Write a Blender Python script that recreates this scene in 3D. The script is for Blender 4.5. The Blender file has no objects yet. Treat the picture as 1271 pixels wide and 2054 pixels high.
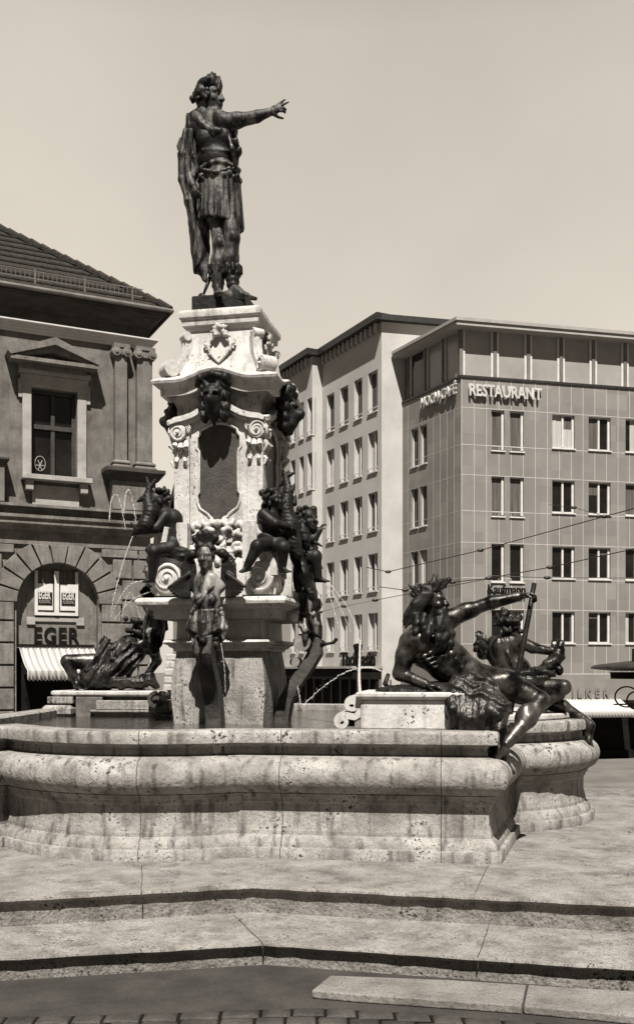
import bpy, math, random
import numpy as np
from mathutils import Vector, Matrix

random.seed(7)
R = math.radians
SC = bpy.context.scene
COL = SC.collection
# ------------------------------------------------------------------ camera
EYE, HZ, CX, FPX = 1.75, 1345.0, 635.5, 2000.0        # eye height, horizon row, middle column, focal length (photo pixels)
cam = bpy.data.cameras.new('camera')
cam.sensor_fit = 'HORIZONTAL'
cam.sensor_width = 36.0
cam.lens = 36.0 * FPX / 1271.0
cam.shift_y = (HZ - 1027.0) / 1271.0
cam.clip_end = 2000.0
camo = bpy.data.objects.new('camera', cam)
COL.objects.link(camo)
camo.location = (0, 0, EYE)
camo.rotation_euler = (R(90), 0, 0)
SC.camera = camo
# ------------------------------------------------------------------ sky and sun
SUN_EL, SUN_AZ = R(57), R(2)                            # azimuth: to the right of straight behind the camera
w = bpy.data.worlds.new('World')
SC.world = w
w.use_nodes = True
nt = w.node_tree
nt.nodes.clear()
sky = nt.nodes.new('ShaderNodeTexSky')
sky.sky_type = 'NISHITA'
sky.sun_disc = False
sky.sun_elevation = SUN_EL
sky.sun_rotation = R(180) - SUN_AZ
sky.dust_density = 3.0
bw = nt.nodes.new('ShaderNodeRGBToBW')
nt.links.new(sky.outputs[0], bw.inputs[0])
tc = nt.nodes.new('ShaderNodeTexCoord')
sx = nt.nodes.new('ShaderNodeSeparateXYZ')
nt.links.new(tc.outputs['Generated'], sx.inputs[0])
mr = nt.nodes.new('ShaderNodeMapRange')                 # a hazy bright sky, deeper towards the zenith
mr.inputs['From Min'].default_value = 0.54
mr.inputs['From Max'].default_value = 0.80
mr.inputs['To Min'].default_value = 1.0
mr.inputs['To Max'].default_value = 0.10
nt.links.new(sx.outputs['Z'], mr.inputs['Value'])
my = nt.nodes.new('ShaderNodeMapRange')                 # the haze is brightest beyond the square, the sky deeper on the other side
my.interpolation_type = 'SMOOTHSTEP'
my.inputs['From Min'].default_value = -0.3
my.inputs['From Max'].default_value = 0.75
my.inputs['To Min'].default_value = 0.18
my.inputs['To Max'].default_value = 1.0
nt.links.new(sx.outputs['Y'], my.inputs['Value'])
mzy = nt.nodes.new('ShaderNodeMath'); mzy.operation = 'MULTIPLY'
mg = nt.nodes.new('ShaderNodeMapRange')
mg.inputs['From Min'].default_value = 0.0; mg.inputs['From Max'].default_value = 0.56; mg.inputs['To Min'].default_value = 1.12; mg.inputs['To Max'].default_value = 0.78
nt.links.new(sx.outputs['Z'], mg.inputs['Value'])
mgz = nt.nodes.new('ShaderNodeMath'); mgz.operation = 'MULTIPLY'
nt.links.new(mr.outputs[0], mgz.inputs[0]); nt.links.new(mg.outputs[0], mgz.inputs[1])
nt.links.new(mgz.outputs[0], mzy.inputs[0]); nt.links.new(my.outputs[0], mzy.inputs[1])
pw = nt.nodes.new('ShaderNodeMath'); pw.operation = 'POWER'; pw.inputs[1].default_value = 0.12
nt.links.new(bw.outputs[0], pw.inputs[0])
m1 = nt.nodes.new('ShaderNodeMath'); m1.operation = 'MULTIPLY'
nt.links.new(pw.outputs[0], m1.inputs[0]); nt.links.new(mzy.outputs[0], m1.inputs[1])
cl_n = nt.nodes.new('ShaderNodeTexNoise'); cl_n.inputs['Scale'].default_value = 2.2; cl_n.inputs['Detail'].default_value = 5
nt.links.new(tc.outputs['Generated'], cl_n.inputs['Vector'])
cl_m = nt.nodes.new('ShaderNodeMapRange'); cl_m.inputs['From Min'].default_value = 0.3; cl_m.inputs['From Max'].default_value = 0.7
cl_m.inputs['To Min'].default_value = 0.88; cl_m.inputs['To Max'].default_value = 1.14
nt.links.new(cl_n.outputs['Fac'], cl_m.inputs['Value'])
m2 = nt.nodes.new('ShaderNodeMath'); m2.operation = 'MULTIPLY'
nt.links.new(m1.outputs[0], m2.inputs[0]); nt.links.new(cl_m.outputs[0], m2.inputs[1])
tint = nt.nodes.new('ShaderNodeMix'); tint.data_type = 'RGBA'; tint.blend_type = 'MULTIPLY'
tint.inputs['Factor'].default_value = 1.0
nt.links.new(m2.outputs[0], tint.inputs['A'])
tint.inputs['B'].default_value = (1.0, 0.912, 0.785, 1)
bg = nt.nodes.new('ShaderNodeBackground')
bg.inputs['Strength'].default_value = 0.15
SKYGAIN = nt.nodes.new('ShaderNodeVectorMath'); SKYGAIN.operation = 'SCALE'; SKYGAIN.inputs['Scale'].default_value = 2.32
nt.links.new(tint.outputs['Result'], SKYGAIN.inputs[0])
nt.links.new(SKYGAIN.outputs[0], bg.inputs['Color'])
wo = nt.nodes.new('ShaderNodeOutputWorld')
nt.links.new(bg.outputs[0], wo.inputs['Surface'])
sl = bpy.data.lights.new('sun', 'SUN')
sl.energy = 5.0
sl.angle = R(0.5)
sl.color = (1.0, 0.965, 0.905)
so = bpy.data.objects.new('sun', sl)
COL.objects.link(so)
_d = Vector((math.sin(SUN_AZ) * math.cos(SUN_EL), -math.cos(SUN_AZ) * math.cos(SUN_EL), math.sin(SUN_EL)))
so.rotation_euler = _d.to_track_quat('Z', 'Y').to_euler()
so.location = (4, -14, 22)
SC.view_settings.view_transform = 'Standard'
SC.view_settings.look = 'None'
SC.view_settings.gamma = 1.0
SC.view_settings.exposure = 0.98
SC.view_settings.use_curve_mapping = False
SC.cycles.diffuse_bounces = 1

# ------------------------------------------------------------------ materials
def tone(v):
    """warm grey of a sepia print: darker tones are browner"""
    k = min(1.0, max(0.0, v)) ** 0.35
    v *= 0.68
    return (v, v * (0.84 + 0.135 * k), v * (0.67 + 0.27 * k), 1.0)

def mat(name, dark, light, scale=4.0, rough=0.8, metal=0.0, bump=0.0, bscale=30.0, spec=0.4, pits=0.0, pitscale=26.0,
        streak=0.0, stretch=(1, 1, 1), detail=6.0, lo=0.35, hi=0.65, grain=0.0, pitsize=0.16, blotch=0.0, bscl=2.5, cells=None, bstretch=None):
    m = bpy.data.materials.new(name)
    m.use_nodes = True
    n = m.node_tree
    p = n.nodes['Principled BSDF']
    p.inputs['Roughness'].default_value = rough
    p.inputs['Metallic'].default_value = metal
    p.inputs['Specular IOR Level'].default_value = spec
    t = n.nodes.new('ShaderNodeTexCoord')
    mp = n.nodes.new('ShaderNodeMapping')
    mp.inputs['Scale'].default_value = stretch
    n.links.new(t.outputs['Object'], mp.inputs['Vector'])
    no = n.nodes.new('ShaderNodeTexNoise')
    no.inputs['Scale'].default_value = scale
    no.inputs['Detail'].default_value = detail
    no.inputs['Roughness'].default_value = 0.62
    n.links.new(mp.outputs[0], no.inputs['Vector'])
    cr = n.nodes.new('ShaderNodeValToRGB')
    cr.color_ramp.elements[0].position = lo
    cr.color_ramp.elements[1].position = hi
    cr.color_ramp.elements[0].color = tone(dark)
    cr.color_ramp.elements[1].color = tone(light)
    n.links.new(no.outputs['Fac'], cr.inputs[0])
    col = cr.outputs[0]
    def mul(col, fac_out, tonev, amt):
        mx = n.nodes.new('ShaderNodeMix'); mx.data_type = 'RGBA'
        ma = n.nodes.new('ShaderNodeMath'); ma.operation = 'MULTIPLY'; ma.inputs[1].default_value = amt
        n.links.new(fac_out, ma.inputs[0]); n.links.new(ma.outputs[0], mx.inputs['Factor'])
        n.links.new(col, mx.inputs['A']); mx.inputs['B'].default_value = tone(tonev)
        return mx.outputs['Result']
    if grain > 0:
        g = n.nodes.new('ShaderNodeTexNoise'); g.inputs['Scale'].default_value = 85.0; g.inputs['Detail'].default_value = 3
        n.links.new(t.outputs['Object'], g.inputs['Vector'])
        gr = n.nodes.new('ShaderNodeMapRange'); gr.inputs['From Min'].default_value = 0.5; gr.inputs['From Max'].default_value = 0.72
        n.links.new(g.outputs['Fac'], gr.inputs['Value'])
        col = mul(col, gr.outputs[0], dark * 0.35, grain)
    if cells:
        sn = n.nodes.new('ShaderNodeVectorMath'); sn.operation = 'SNAP'; sn.inputs[1].default_value = cells
        n.links.new(t.outputs['Object'], sn.inputs[0])
        wn = n.nodes.new('ShaderNodeTexWhiteNoise'); wn.noise_dimensions = '3D'; n.links.new(sn.outputs[0], wn.inputs['Vector'])
        col = mul(col, wn.outputs['Value'], dark * 0.6, 0.45)
    if blotch > 0:
        bl = n.nodes.new('ShaderNodeTexNoise'); bl.inputs['Scale'].default_value = bscl; bl.inputs['Detail'].default_value = 12; bl.inputs['Roughness'].default_value = 0.74
        n.links.new(t.outputs['Object'], bl.inputs['Vector'])
        lr_ = n.nodes.new('ShaderNodeMapRange'); lr_.inputs['From Min'].default_value = 0.50; lr_.inputs['From Max'].default_value = 0.66
        n.links.new(bl.outputs['Fac'], lr_.inputs['Value'])
        col = mul(col, lr_.outputs[0], dark * 0.15, blotch)
    if streak > 0:
        mp2 = n.nodes.new('ShaderNodeMapping'); mp2.inputs['Scale'].default_value = (9, 9, 0.9)
        n.links.new(t.outputs['Object'], mp2.inputs['Vector'])
        s = n.nodes.new('ShaderNodeTexNoise'); s.inputs['Scale'].default_value = 1.6; s.inputs['Detail'].default_value = 7
        n.links.new(mp2.outputs[0], s.inputs['Vector'])
        sr = n.nodes.new('ShaderNodeMapRange'); sr.inputs['From Min'].default_value = 0.52; sr.inputs['From Max'].default_value = 0.7
        n.links.new(s.outputs['Fac'], sr.inputs['Value'])
        col = mul(col, sr.outputs[0], dark * 0.22, streak)
    if pits > 0:
        v = n.nodes.new('ShaderNodeTexVoronoi'); v.inputs['Scale'].default_value = pitscale; v.inputs['Randomness'].default_value = 1
        dn = n.nodes.new('ShaderNodeTexNoise'); dn.inputs['Scale'].default_value = pitscale * 2.2; dn.inputs['Detail'].default_value = 3
        n.links.new(t.outputs['Object'], dn.inputs['Vector'])
        ds = n.nodes.new('ShaderNodeVectorMath'); ds.operation = 'MULTIPLY_ADD'
        ds.inputs[1].default_value = (1.5 / pitscale,) * 3
        n.links.new(dn.outputs['Color'], ds.inputs[0]); n.links.new(t.outputs['Object'], ds.inputs[2])
        n.links.new(ds.outputs[0], v.inputs['Vector'])
        b = n.nodes.new('ShaderNodeTexNoise'); b.inputs['Scale'].default_value = 3.4; b.inputs['Detail'].default_value = 9; b.inputs['Roughness'].default_value = 0.75
        n.links.new(t.outputs['Object'], b.inputs['Vector'])
        br = n.nodes.new('ShaderNodeMapRange'); br.inputs['From Min'].default_value = 0.46; br.inputs['From Max'].default_value = 0.66
        br.inputs['To Max'].default_value = pitsize * 2.2
        n.links.new(b.outputs['Fac'], br.inputs['Value'])
        lt = n.nodes.new('ShaderNodeMath'); lt.operation = 'LESS_THAN'
        n.links.new(v.outputs['Distance'], lt.inputs[0]); n.links.new(br.outputs[0], lt.inputs[1])
        col = mul(col, lt.outputs[0], 0.02, pits)
    n.links.new(col, p.inputs['Base Color'])
    if bump > 0:
        bn = n.nodes.new('ShaderNodeTexNoise'); bn.inputs['Scale'].default_value = bscale; bn.inputs['Detail'].default_value = 5
        if bstretch:
            mb_ = n.nodes.new('ShaderNodeMapping'); mb_.inputs['Scale'].default_value = bstretch
            n.links.new(t.outputs['Object'], mb_.inputs['Vector']); n.links.new(mb_.outputs[0], bn.inputs['Vector']); bn.inputs['Detail'].default_value = 3
        else:
            n.links.new(t.outputs['Object'], bn.inputs['Vector'])
        bu = n.nodes.new('ShaderNodeBump'); bu.inputs['Strength'].default_value = bump; bu.inputs['Distance'].default_value = 0.05 if bstretch else 0.02
        n.links.new(bn.outputs['Fac'], bu.inputs['Height'])
        n.links.new(bu.outputs[0], p.inputs['Normal'])
    return m

M = {}
M['marble'] = mat('weathered_marble', 0.23, 0.49, 3.4, 0.85, bump=0.5, bscale=30, pits=0.95, pitscale=30, streak=0.85, grain=0.6, blotch=0.42, bscl=6.0, detail=12, pitsize=0.2)
M['marble_clean'] = mat('pale_marble', 0.52, 0.74, 2.8, 0.8, bump=0.35, bscale=22, pits=0.95, pitscale=24, streak=0.42, grain=0.3, pitsize=0.17, blotch=0.32, bscl=4.0, detail=10)
M['marble_shaded'] = mat('shaded_marble', 0.06, 0.30, 2.6, 0.8, bump=0.4, bscale=24, pits=0.8, streak=0.6, grain=0.3, detail=9)  # darker marble: shade on the frieze and rear block put into its colour
M['marble_dark'] = mat('blackened_marble', 0.025, 0.10, 5.0, 0.7, bump=0.4, bscale=24)
M['step_stone'] = mat('step_stone', 0.20, 0.36, 3.2, 0.9, bump=0.7, bscale=36, pits=0.95, pitscale=38, grain=0.85, streak=0.2, detail=12, blotch=0.6, bscl=4.5, pitsize=0.22)
M['slab'] = mat('kerb_slab_stone', 0.18, 0.30, 3.0, 0.9, bump=0.5, bscale=34, grain=0.7, pits=0.8, pitscale=40, blotch=0.4, bscl=4.0)
M['asphalt'] = mat('gutter_cement', 0.030, 0.062, 3.0, 0.9, bump=0.5, bscale=50, grain=0.5)
M['street'] = mat('street_paving', 0.13, 0.20, 0.7, 0.9, bump=0.3, bscale=40, grain=0.4)
M['cobble'] = mat('cobble_stone', 0.025, 0.075, 5.0, 0.7, bump=0.5, bscale=40)
M['bronze'] = mat('dark_bronze', 0.005, 0.020, 7.0, 0.52, metal=0.0, bump=0.45, bscale=18, spec=0.22)
M['bronze_pol'] = mat('rubbed_bronze', 0.005, 0.18, 6.0, 0.38, metal=0.7, bump=0.4, bscale=16, spec=0.4, lo=.42, hi=.70, detail=10)
M['bronze_mid'] = mat('statue_bronze', 0.006, 0.22, 6.0, 0.55, metal=0.0, bump=0.4, bscale=20, spec=0.25, stretch=(2.2, 2.2, .5), lo=.46, hi=.74, detail=10)
M['bronze_pale'] = mat('streaked_bronze', 0.010, 0.40, 6.0, 0.5, metal=0.1, bump=0.35, bscale=18, spec=0.4, stretch=(1.6, 1.6, .4), lo=.42, hi=.66)
M['bronze_cloth'] = mat('bronze_drapery', 0.005, 0.09, 6.0, 0.42, metal=0.4, bump=0.55, bscale=7, spec=0.4, lo=.42, hi=.72, bstretch=(3.2, 3.2, .7))
M['panel'] = mat('inscription_bronze', 0.045, 0.08, 9.0, 0.55, bump=0.25, bscale=40, grain=0.3)
M['iron'] = mat('wrought_iron', 0.015, 0.04, 9.0, 0.5)
M['render_old'] = mat('old_render', 0.12, 0.25, 1.6, 0.9, bump=0.25, bscale=26, streak=0.3, grain=0.45, detail=12, blotch=0.35, bscl=2.2)
M['sand'] = mat('grey_sandstone', 0.16, 0.28, 2.2, 0.9, bump=0.35, bscale=24, grain=0.5, streak=0.35, blotch=0.45, bscl=2.0)
M['sand_dark'] = mat('shaded_dark_stone', 0.035, 0.075, 1.6, 0.9, bump=0.2, stretch=(1, 1, 3))  # dark tone puts eaves shade into the cornice; own colour on the tall house
M['trim'] = mat('light_stone_trim', 0.34, 0.50, 2.0, 0.85, bump=0.2, grain=0.3)
M['tile'] = mat('roof_tiles', 0.025, 0.055, 9.0, 0.95, bump=0.6, bscale=14, spec=0.15)
M['white_wall'] = mat('white_render', 0.50, 0.62, 0.5, 0.9, bump=0.2, bscale=30, streak=0.07, grain=0.1, detail=8)
M['panel_wall'] = mat('facade_panels', 0.25, 0.33, 0.35, 0.6, grain=0.15, detail=4, cells=(.49, 3.0, .66), blotch=0.12, bscl=0.5)
M['joint'] = mat('pale_joint', 0.5, 0.62, 3.0, 0.8)
M['white'] = mat('white_paint', 0.66, 0.78, 3.0, 0.6)
M['curtain'] = mat('curtain_cloth', 0.05, 0.16, 1.5, 0.9, stretch=(9, 9, .3))
M['lightcurtain'] = mat('pale_curtain_cloth', 0.42, 0.60, 1.5, 0.9, stretch=(9, 9, .3))
M['glass'] = mat('dark_glass', 0.010, 0.022, 1.2, 0.06, spec=0.5)
M['bigglass'] = mat('restaurant_glass', 0.34, 0.44, 0.6, 0.25, spec=0.5, detail=3)
M['brownwood'] = mat('dark_wood', 0.025, 0.06, 6.0, 0.6)
M['black'] = mat('black_paint', 0.006, 0.012, 5.0, 0.8, spec=0.1)
M['soffit'] = mat('roof_soffit', 0.40, 0.48, 2.0, 0.8)
M['metal_edge'] = mat('roof_edge_metal', 0.40, 0.5, 3.0, 0.5, metal=0.2)
M['zinc'] = mat('old_zinc', 0.10, 0.17, 3.0, 0.6)
M['gloom'] = mat('shop_gloom', 0.006, 0.016, 1.5, 0.8, spec=0.1)  # near-black colour stands for the shade inside the shops and under awnings
M['canvas'] = mat('awning_canvas', 0.55, 0.68, 2.0, 0.9, grain=0.1)
M['letter'] = mat('sign_letters', 0.55, 0.66, 3.0, 0.6)
M['farwall'] = mat('distant_wall', 0.15, 0.24, 1.0, 0.9, grain=0.2)
# striped canvas
def stripes(name, a, b, freq):
    m = bpy.data.materials.new(name); m.use_nodes = True; n = m.node_tree
    p = n.nodes['Principled BSDF']; p.inputs['Roughness'].default_value = 0.9
    t = n.nodes.new('ShaderNodeTexCoord'); wv = n.nodes.new('ShaderNodeTexWave')
    wv.inputs['Scale'].default_value = freq; wv.inputs['Distortion'].default_value = 0.3
    n.links.new(t.outputs['Object'], wv.inputs['Vector'])
    cr = n.nodes.new('ShaderNodeValToRGB')
    cr.color_ramp.elements[0].position = .25; cr.color_ramp.elements[1].position = .6
    cr.color_ramp.elements[0].color = tone(a); cr.color_ramp.elements[1].color = tone(b)
    n.links.new(wv.outputs['Fac'], cr.inputs[0]); n.links.new(cr.outputs[0], p.inputs['Base Color'])
    return m
M['stripe'] = stripes('striped_canvas', 0.36, 0.62, 1.9)
def water_mat():
    m = bpy.data.materials.new('basin_water'); m.use_nodes = True; n = m.node_tree
    p = n.nodes['Principled BSDF']
    p.inputs['Base Color'].default_value = tone(0.03); p.inputs['Roughness'].default_value = 0.05
    p.inputs['IOR'].default_value = 1.33
    t = n.nodes.new('ShaderNodeTexCoord'); no = n.nodes.new('ShaderNodeTexNoise'); no.inputs['Scale'].default_value = 9; no.inputs['Detail'].default_value = 4
    n.links.new(t.outputs['Object'], no.inputs['Vector'])
    b = n.nodes.new('ShaderNodeBump'); b.inputs['Strength'].default_value = 0.5; b.inputs['Distance'].default_value = 0.03
    n.links.new(no.outputs['Fac'], b.inputs['Height']); n.links.new(b.outputs[0], p.inputs['Normal'])
    return m
M['water'] = water_mat()
def spray_mat(name, mixv):
    m = bpy.data.materials.new(name); m.use_nodes = True; n = m.node_tree
    p = n.nodes['Principled BSDF']; p.inputs['Base Color'].default_value = tone(0.85); p.inputs['Roughness'].default_value = 0.25
    tr = n.nodes.new('ShaderNodeBsdfTransparent'); mx = n.nodes.new('ShaderNodeMixShader'); mx.inputs[0].default_value = mixv
    o = n.nodes['Material Output']
    n.links.new(tr.outputs[0], mx.inputs[1]); n.links.new(p.outputs[0], mx.inputs[2]); n.links.new(mx.outputs[0], o.inputs['Surface'])
    return m
M['jet'] = spray_mat('falling_water', 0.85)
M['spray'] = spray_mat('thin_water_spray', 0.5)

# ------------------------------------------------------------------ object helpers
def tag(o, label=None, cat=None, group=None, kind=None):
    if label: o['label'] = label
    if cat: o['category'] = cat
    if group: o['group'] = group
    if kind: o['kind'] = kind
    return o

def thing(name, label, cat, loc=(0, 0, 0), rz=0.0, group=None):
    o = bpy.data.objects.new(name, None)
    o.empty_display_size = 0.3
    COL.objects.link(o)
    o.location = loc
    o.rotation_euler = (0, 0, rz)
    return tag(o, label, cat, group)

def link_mesh(name, verts, faces, m, parent=None, smooth=False, label=None):
    me = bpy.data.meshes.new(name)
    me.from_pydata([tuple(map(float, v)) for v in verts], [], faces)
    me.materials.append(m)
    me.update()
    if smooth is True:
        me.shade_smooth()
    elif smooth:
        me.shade_smooth()
        me.set_sharp_from_angle(angle=R(smooth))
    o = bpy.data.objects.new(name, me)
    COL.objects.link(o)
    if parent is not None: o.parent = parent
    if label: o['label'] = label
    return o

class MB:
    """collects shapes into ONE mesh"""
    def __init__(s):
        s.v = []; s.f = []; s.T = None
    def add(s, vs, fs):
        b = len(s.v)
        if s.T is not None: vs = [tuple(s.T @ Vector(v)) for v in vs]
        s.v += [tuple(v) for v in vs]
        s.f += [[i + b for i in f] for f in fs]
    def box(s, x0, x1, y0, y1, z0, z1):
        s.add([(x0, y0, z0), (x1, y0, z0), (x1, y1, z0), (x0, y1, z0), (x0, y0, z1), (x1, y0, z1), (x1, y1, z1), (x0, y1, z1)],
              [[0, 3, 2, 1], [4, 5, 6, 7], [0, 1, 5, 4], [1, 2, 6, 5], [2, 3, 7, 6], [3, 0, 4, 7]])
    def prism(s, poly, y0, y1):
        """polygon in x,z extruded from y0 to y1"""
        n = len(poly)
        a = sum(poly[i][0] * poly[(i + 1) % n][1] - poly[(i + 1) % n][0] * poly[i][1] for i in range(n))
        if a < 0: poly = poly[::-1]
        vs = [(x, y0, z) for x, z in poly] + [(x, y1, z) for x, z in poly]
        fs = [list(range(n)), list(range(2 * n - 1, n - 1, -1))]
        fs += [[i, i + n, (i + 1) % n + n, (i + 1) % n] for i in range(n)]
        s.add(vs, fs)
    def ribbon(s, pts, half, y0, y1):
        """path in x,z with half thickness, extruded in y"""
        n = len(pts); L = []; Rr = []
        for i, (x, z) in enumerate(pts):
            a = pts[max(0, i - 1)]; b = pts[min(n - 1, i + 1)]
            tx, tz = b[0] - a[0], b[1] - a[1]; l = math.hypot(tx, tz) or 1
            h = half[i] if hasattr(half, '__len__') else half
            L.append((x - tz / l * h, z + tx / l * h)); Rr.append((x + tz / l * h, z - tx / l * h))
        vs = [];
        for i in range(n):
            vs += [(L[i][0], y0, L[i][1]), (Rr[i][0], y0, Rr[i][1]), (Rr[i][0], y1, Rr[i][1]), (L[i][0], y1, L[i][1])]
        fs = [[0, 1, 2, 3], [4 * n - 1, 4 * n - 2, 4 * n - 3, 4 * n - 4]]
        for i in range(n - 1):
            a = 4 * i
            for k in range(4): fs.append([a + k, a + 4 + k, a + 4 + (k + 1) % 4, a + (k + 1) % 4])
        s.add(vs, fs)
    def tube(s, pts, r, n=8, caps=True):
        P = [Vector(p) for p in pts]; m = len(P); vs = []; fs = []
        up = Vector((0, 0, 1)); prev = None
        for i in range(m):
            t = (P[min(m - 1, i + 1)] - P[max(0, i - 1)]).normalized()
            if prev is None:
                a = t.cross(up if abs(t.z) < .9 else Vector((1, 0, 0))).normalized()
            else:
                a = (prev - t * prev.dot(t)).normalized()
            prev = a; b = t.cross(a)
            rr = r[i] if hasattr(r, '__len__') else r
            for k in range(n):
                q = 2 * math.pi * k / n
                vs.append(tuple(P[i] + (a * math.cos(q) + b * math.sin(q)) * rr))
        for i in range(m - 1):
            for k in range(n):
                fs.append([i * n + k, i * n + (k + 1) % n, (i + 1) * n + (k + 1) % n, (i + 1) * n + k])
        if caps:
            fs.append(list(range(n))[::-1]); fs.append([(m - 1) * n + k for k in range(n)])
        s.add(vs, fs)
    def lathe(s, prof, n=24, axis='z'):
        """profile of (radius, height)"""
        vs = []; fs = []
        for r, z in prof:
            for k in range(n):
                q = 2 * math.pi * k / n
                if axis == 'z': vs.append((r * math.cos(q), r * math.sin(q), z))
                elif axis == 'y': vs.append((r * math.cos(q), z, -r * math.sin(q)))
                else: vs.append((z, r * math.cos(q), r * math.sin(q)))
        for i in range(len(prof) - 1):
            for k in range(n):
                fs.append([i * n + k, i * n + (k + 1) % n, (i + 1) * n + (k + 1) % n, (i + 1) * n + k])
        fs.append(list(range(n))[::-1]); fs.append([(len(prof) - 1) * n + k for k in range(n)])
        s.add(vs, fs)
    def rect_loft(s, x0, x1, y0, y1, prof):
        """rectangle footprint grown by profile offsets (o, z)"""
        vs = []; fs = []
        for o, z in prof:
            vs += [(x0 - o, y0 - o, z), (x1 + o, y0 - o, z), (x1 + o, y1 + o, z), (x0 - o, y1 + o, z)]
        for i in range(len(prof) - 1):
            for k in range(4):
                fs.append([4 * i + k, 4 * i + (k + 1) % 4, 4 * i + 4 + (k + 1) % 4, 4 * i + 4 + k])
        fs.append([3, 2, 1, 0]); n = 4 * (len(prof) - 1); fs.append([n, n + 1, n + 2, n + 3])
        s.add(vs, fs)
    def wall(s, x0, x1, z0, z1, holes, depth, back=None):
        """front sheet at y=0 with rectangular holes (x0,x1,z0,z1) and reveals"""
        xs = sorted({x0, x1, *[h[0] for h in holes], *[h[1] for h in holes]})
        zs = sorted({z0, z1, *[h[2] for h in holes], *[h[3] for h in holes]})
        xs = [x for x in xs if x0 <= x <= x1]; zs = [z for z in zs if z0 <= z <= z1]
        for i in range(len(xs) - 1):
            for j in range(len(zs) - 1):
                cx, cz = (xs[i] + xs[i + 1]) / 2, (zs[j] + zs[j + 1]) / 2
                if any(h[0] < cx < h[1] and h[2] < cz < h[3] for h in holes): continue
                s.add([(xs[i], 0, zs[j]), (xs[i + 1], 0, zs[j]), (xs[i + 1], 0, zs[j + 1]), (xs[i], 0, zs[j + 1])], [[0, 1, 2, 3]])
        for a, b, c, d in holes:
            s.add([(a, 0, c), (b, 0, c), (b, 0, d), (a, 0, d), (a, depth, c), (b, depth, c), (b, depth, d), (a, depth, d)],
                  [[0, 4, 5, 1], [1, 5, 6, 2], [2, 6, 7, 3], [3, 7, 4, 0]])
    def build(s, name, m, parent=None, smooth=False, label=None, bevel=0.0):
        o = link_mesh(name, s.v, s.f, m, parent, smooth, label)
        if bevel > 0:
            b = o.modifiers.new('bevel', 'BEVEL'); b.width = bevel; b.segments = 2; b.limit_method = 'ANGLE'; b.angle_limit = R(35)
        return o

def text_mesh(name, string, height, depth, m, parent, loc, rot=(R(90), 0, 0), bold=0.0, shear=0.0, sx=1.0, width=None, label=None, spacing=1.0):
    c = bpy.data.curves.new(name, 'FONT')
    c.body = string; c.size = height / 0.70; c.extrude = depth / 2; c.offset = bold; c.shear = shear; c.resolution_u = 3; c.space_character = spacing
    t = bpy.data.objects.new(name, c); COL.objects.link(t)
    dg = bpy.context.evaluated_depsgraph_get(); dg.update()
    me = bpy.data.meshes.new_from_object(t.evaluated_get(dg))
    bpy.data.objects.remove(t); bpy.data.curves.remove(c)
    xs = [v.co.x for v in me.vertices]
    k = sx if width is None else width / (max(xs) - min(xs))
    for v in me.vertices: v.co.x = (v.co.x - min(xs)) * k
    me.materials.clear(); me.materials.append(m)
    o = bpy.data.objects.new(name, me); COL.objects.link(o)
    o.parent = parent; o.location = loc; o.rotation_euler = rot
    if label: o['label'] = label
    return o

def gp(px, py, z):
    """point of the horizontal plane at height z seen at a photo pixel"""
    Y = FPX * (EYE - z) / (py - HZ)
    return ((px - CX) * Y / FPX, Y)

class Fac:
    """a facade plane: local x along it, -y outwards, z up from the street"""
    def __init__(s, px, Y, ang, zs):
        s.X0, s.Y0, s.a, s.zs = (px - CX) * Y / FPX, Y, ang, zs
    @property
    def loc(s): return (s.X0, s.Y0, s.zs)
    def u(s, px, py, off=0.0):
        c, q = math.cos(s.a), math.sin(s.a)
        ox, oy = s.X0 + off * q, s.Y0 - off * c
        k = (px - CX) / FPX
        u = (k * oy - ox) / (c - k * q)
        Y = oy + u * q
        return u, EYE - (py - HZ) * Y / FPX - s.zs

def empty_at(name, parent, loc, rz=0):
    o = bpy.data.objects.new(name, None); COL.objects.link(o); o.parent = parent; o.location = loc; o.rotation_euler = (0, 0, rz); o.empty_display_size = .2
    return o
ZS = -1.9                                              # street level by the houses
# ------------------------------------------------------------------ ground: one sheet reaching the horizon, dropping to the street beyond the fountain
def ground_z(y):
    t = min(1.0, max(0.0, (y - 12.5) / 9.5)); t = t * t * (3 - 2 * t)
    return -0.004 + (ZS + 0.004) * t
gx = [-900, -200, -60, -30, -15, -8, -4, 0, 4, 8, 15, 30, 60, 200, 900]
gy = [-900, -100, -20, 0, 4, 8, 12, 12.5] + [13 + .75 * i for i in range(13)] + [23, 30, 60, 120, 300, 1500]
gv = [(x, y, ground_z(y)) for y in gy for x in gx]
gf = [[j * len(gx) + i, j * len(gx) + i + 1, (j + 1) * len(gx) + i + 1, (j + 1) * len(gx) + i] for j in range(len(gy) - 1) for i in range(len(gx) - 1)]
tag(link_mesh('ground', gv, gf, M['street'], smooth=True), 'grey paved square and street sloping away behind the fountain', 'ground', kind='structure')

def sheet(name, poly, z0, z1, m, label, cat, kind, bevel=0.0):
    n = len(poly)
    a = sum(poly[i][0] * poly[(i + 1) % n][1] - poly[(i + 1) % n][0] * poly[i][1] for i in range(n))
    if a < 0: poly = poly[::-1]
    vs = [(x, y, z0) for x, y in poly] + [(x, y, z1) for x, y in poly]
    fs = [list(range(n))[::-1], list(range(n, 2 * n))] + [[i, (i + 1) % n, n + (i + 1) % n, n + i] for i in range(n)]
    o = link_mesh(name, vs, fs, m)
    if bevel:
        b = o.modifiers.new('bevel', 'BEVEL'); b.width = bevel; b.segments = 3; b.limit_method = 'ANGLE'; b.angle_limit = R(40)
    return tag(o, label, cat, kind=kind)

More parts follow.
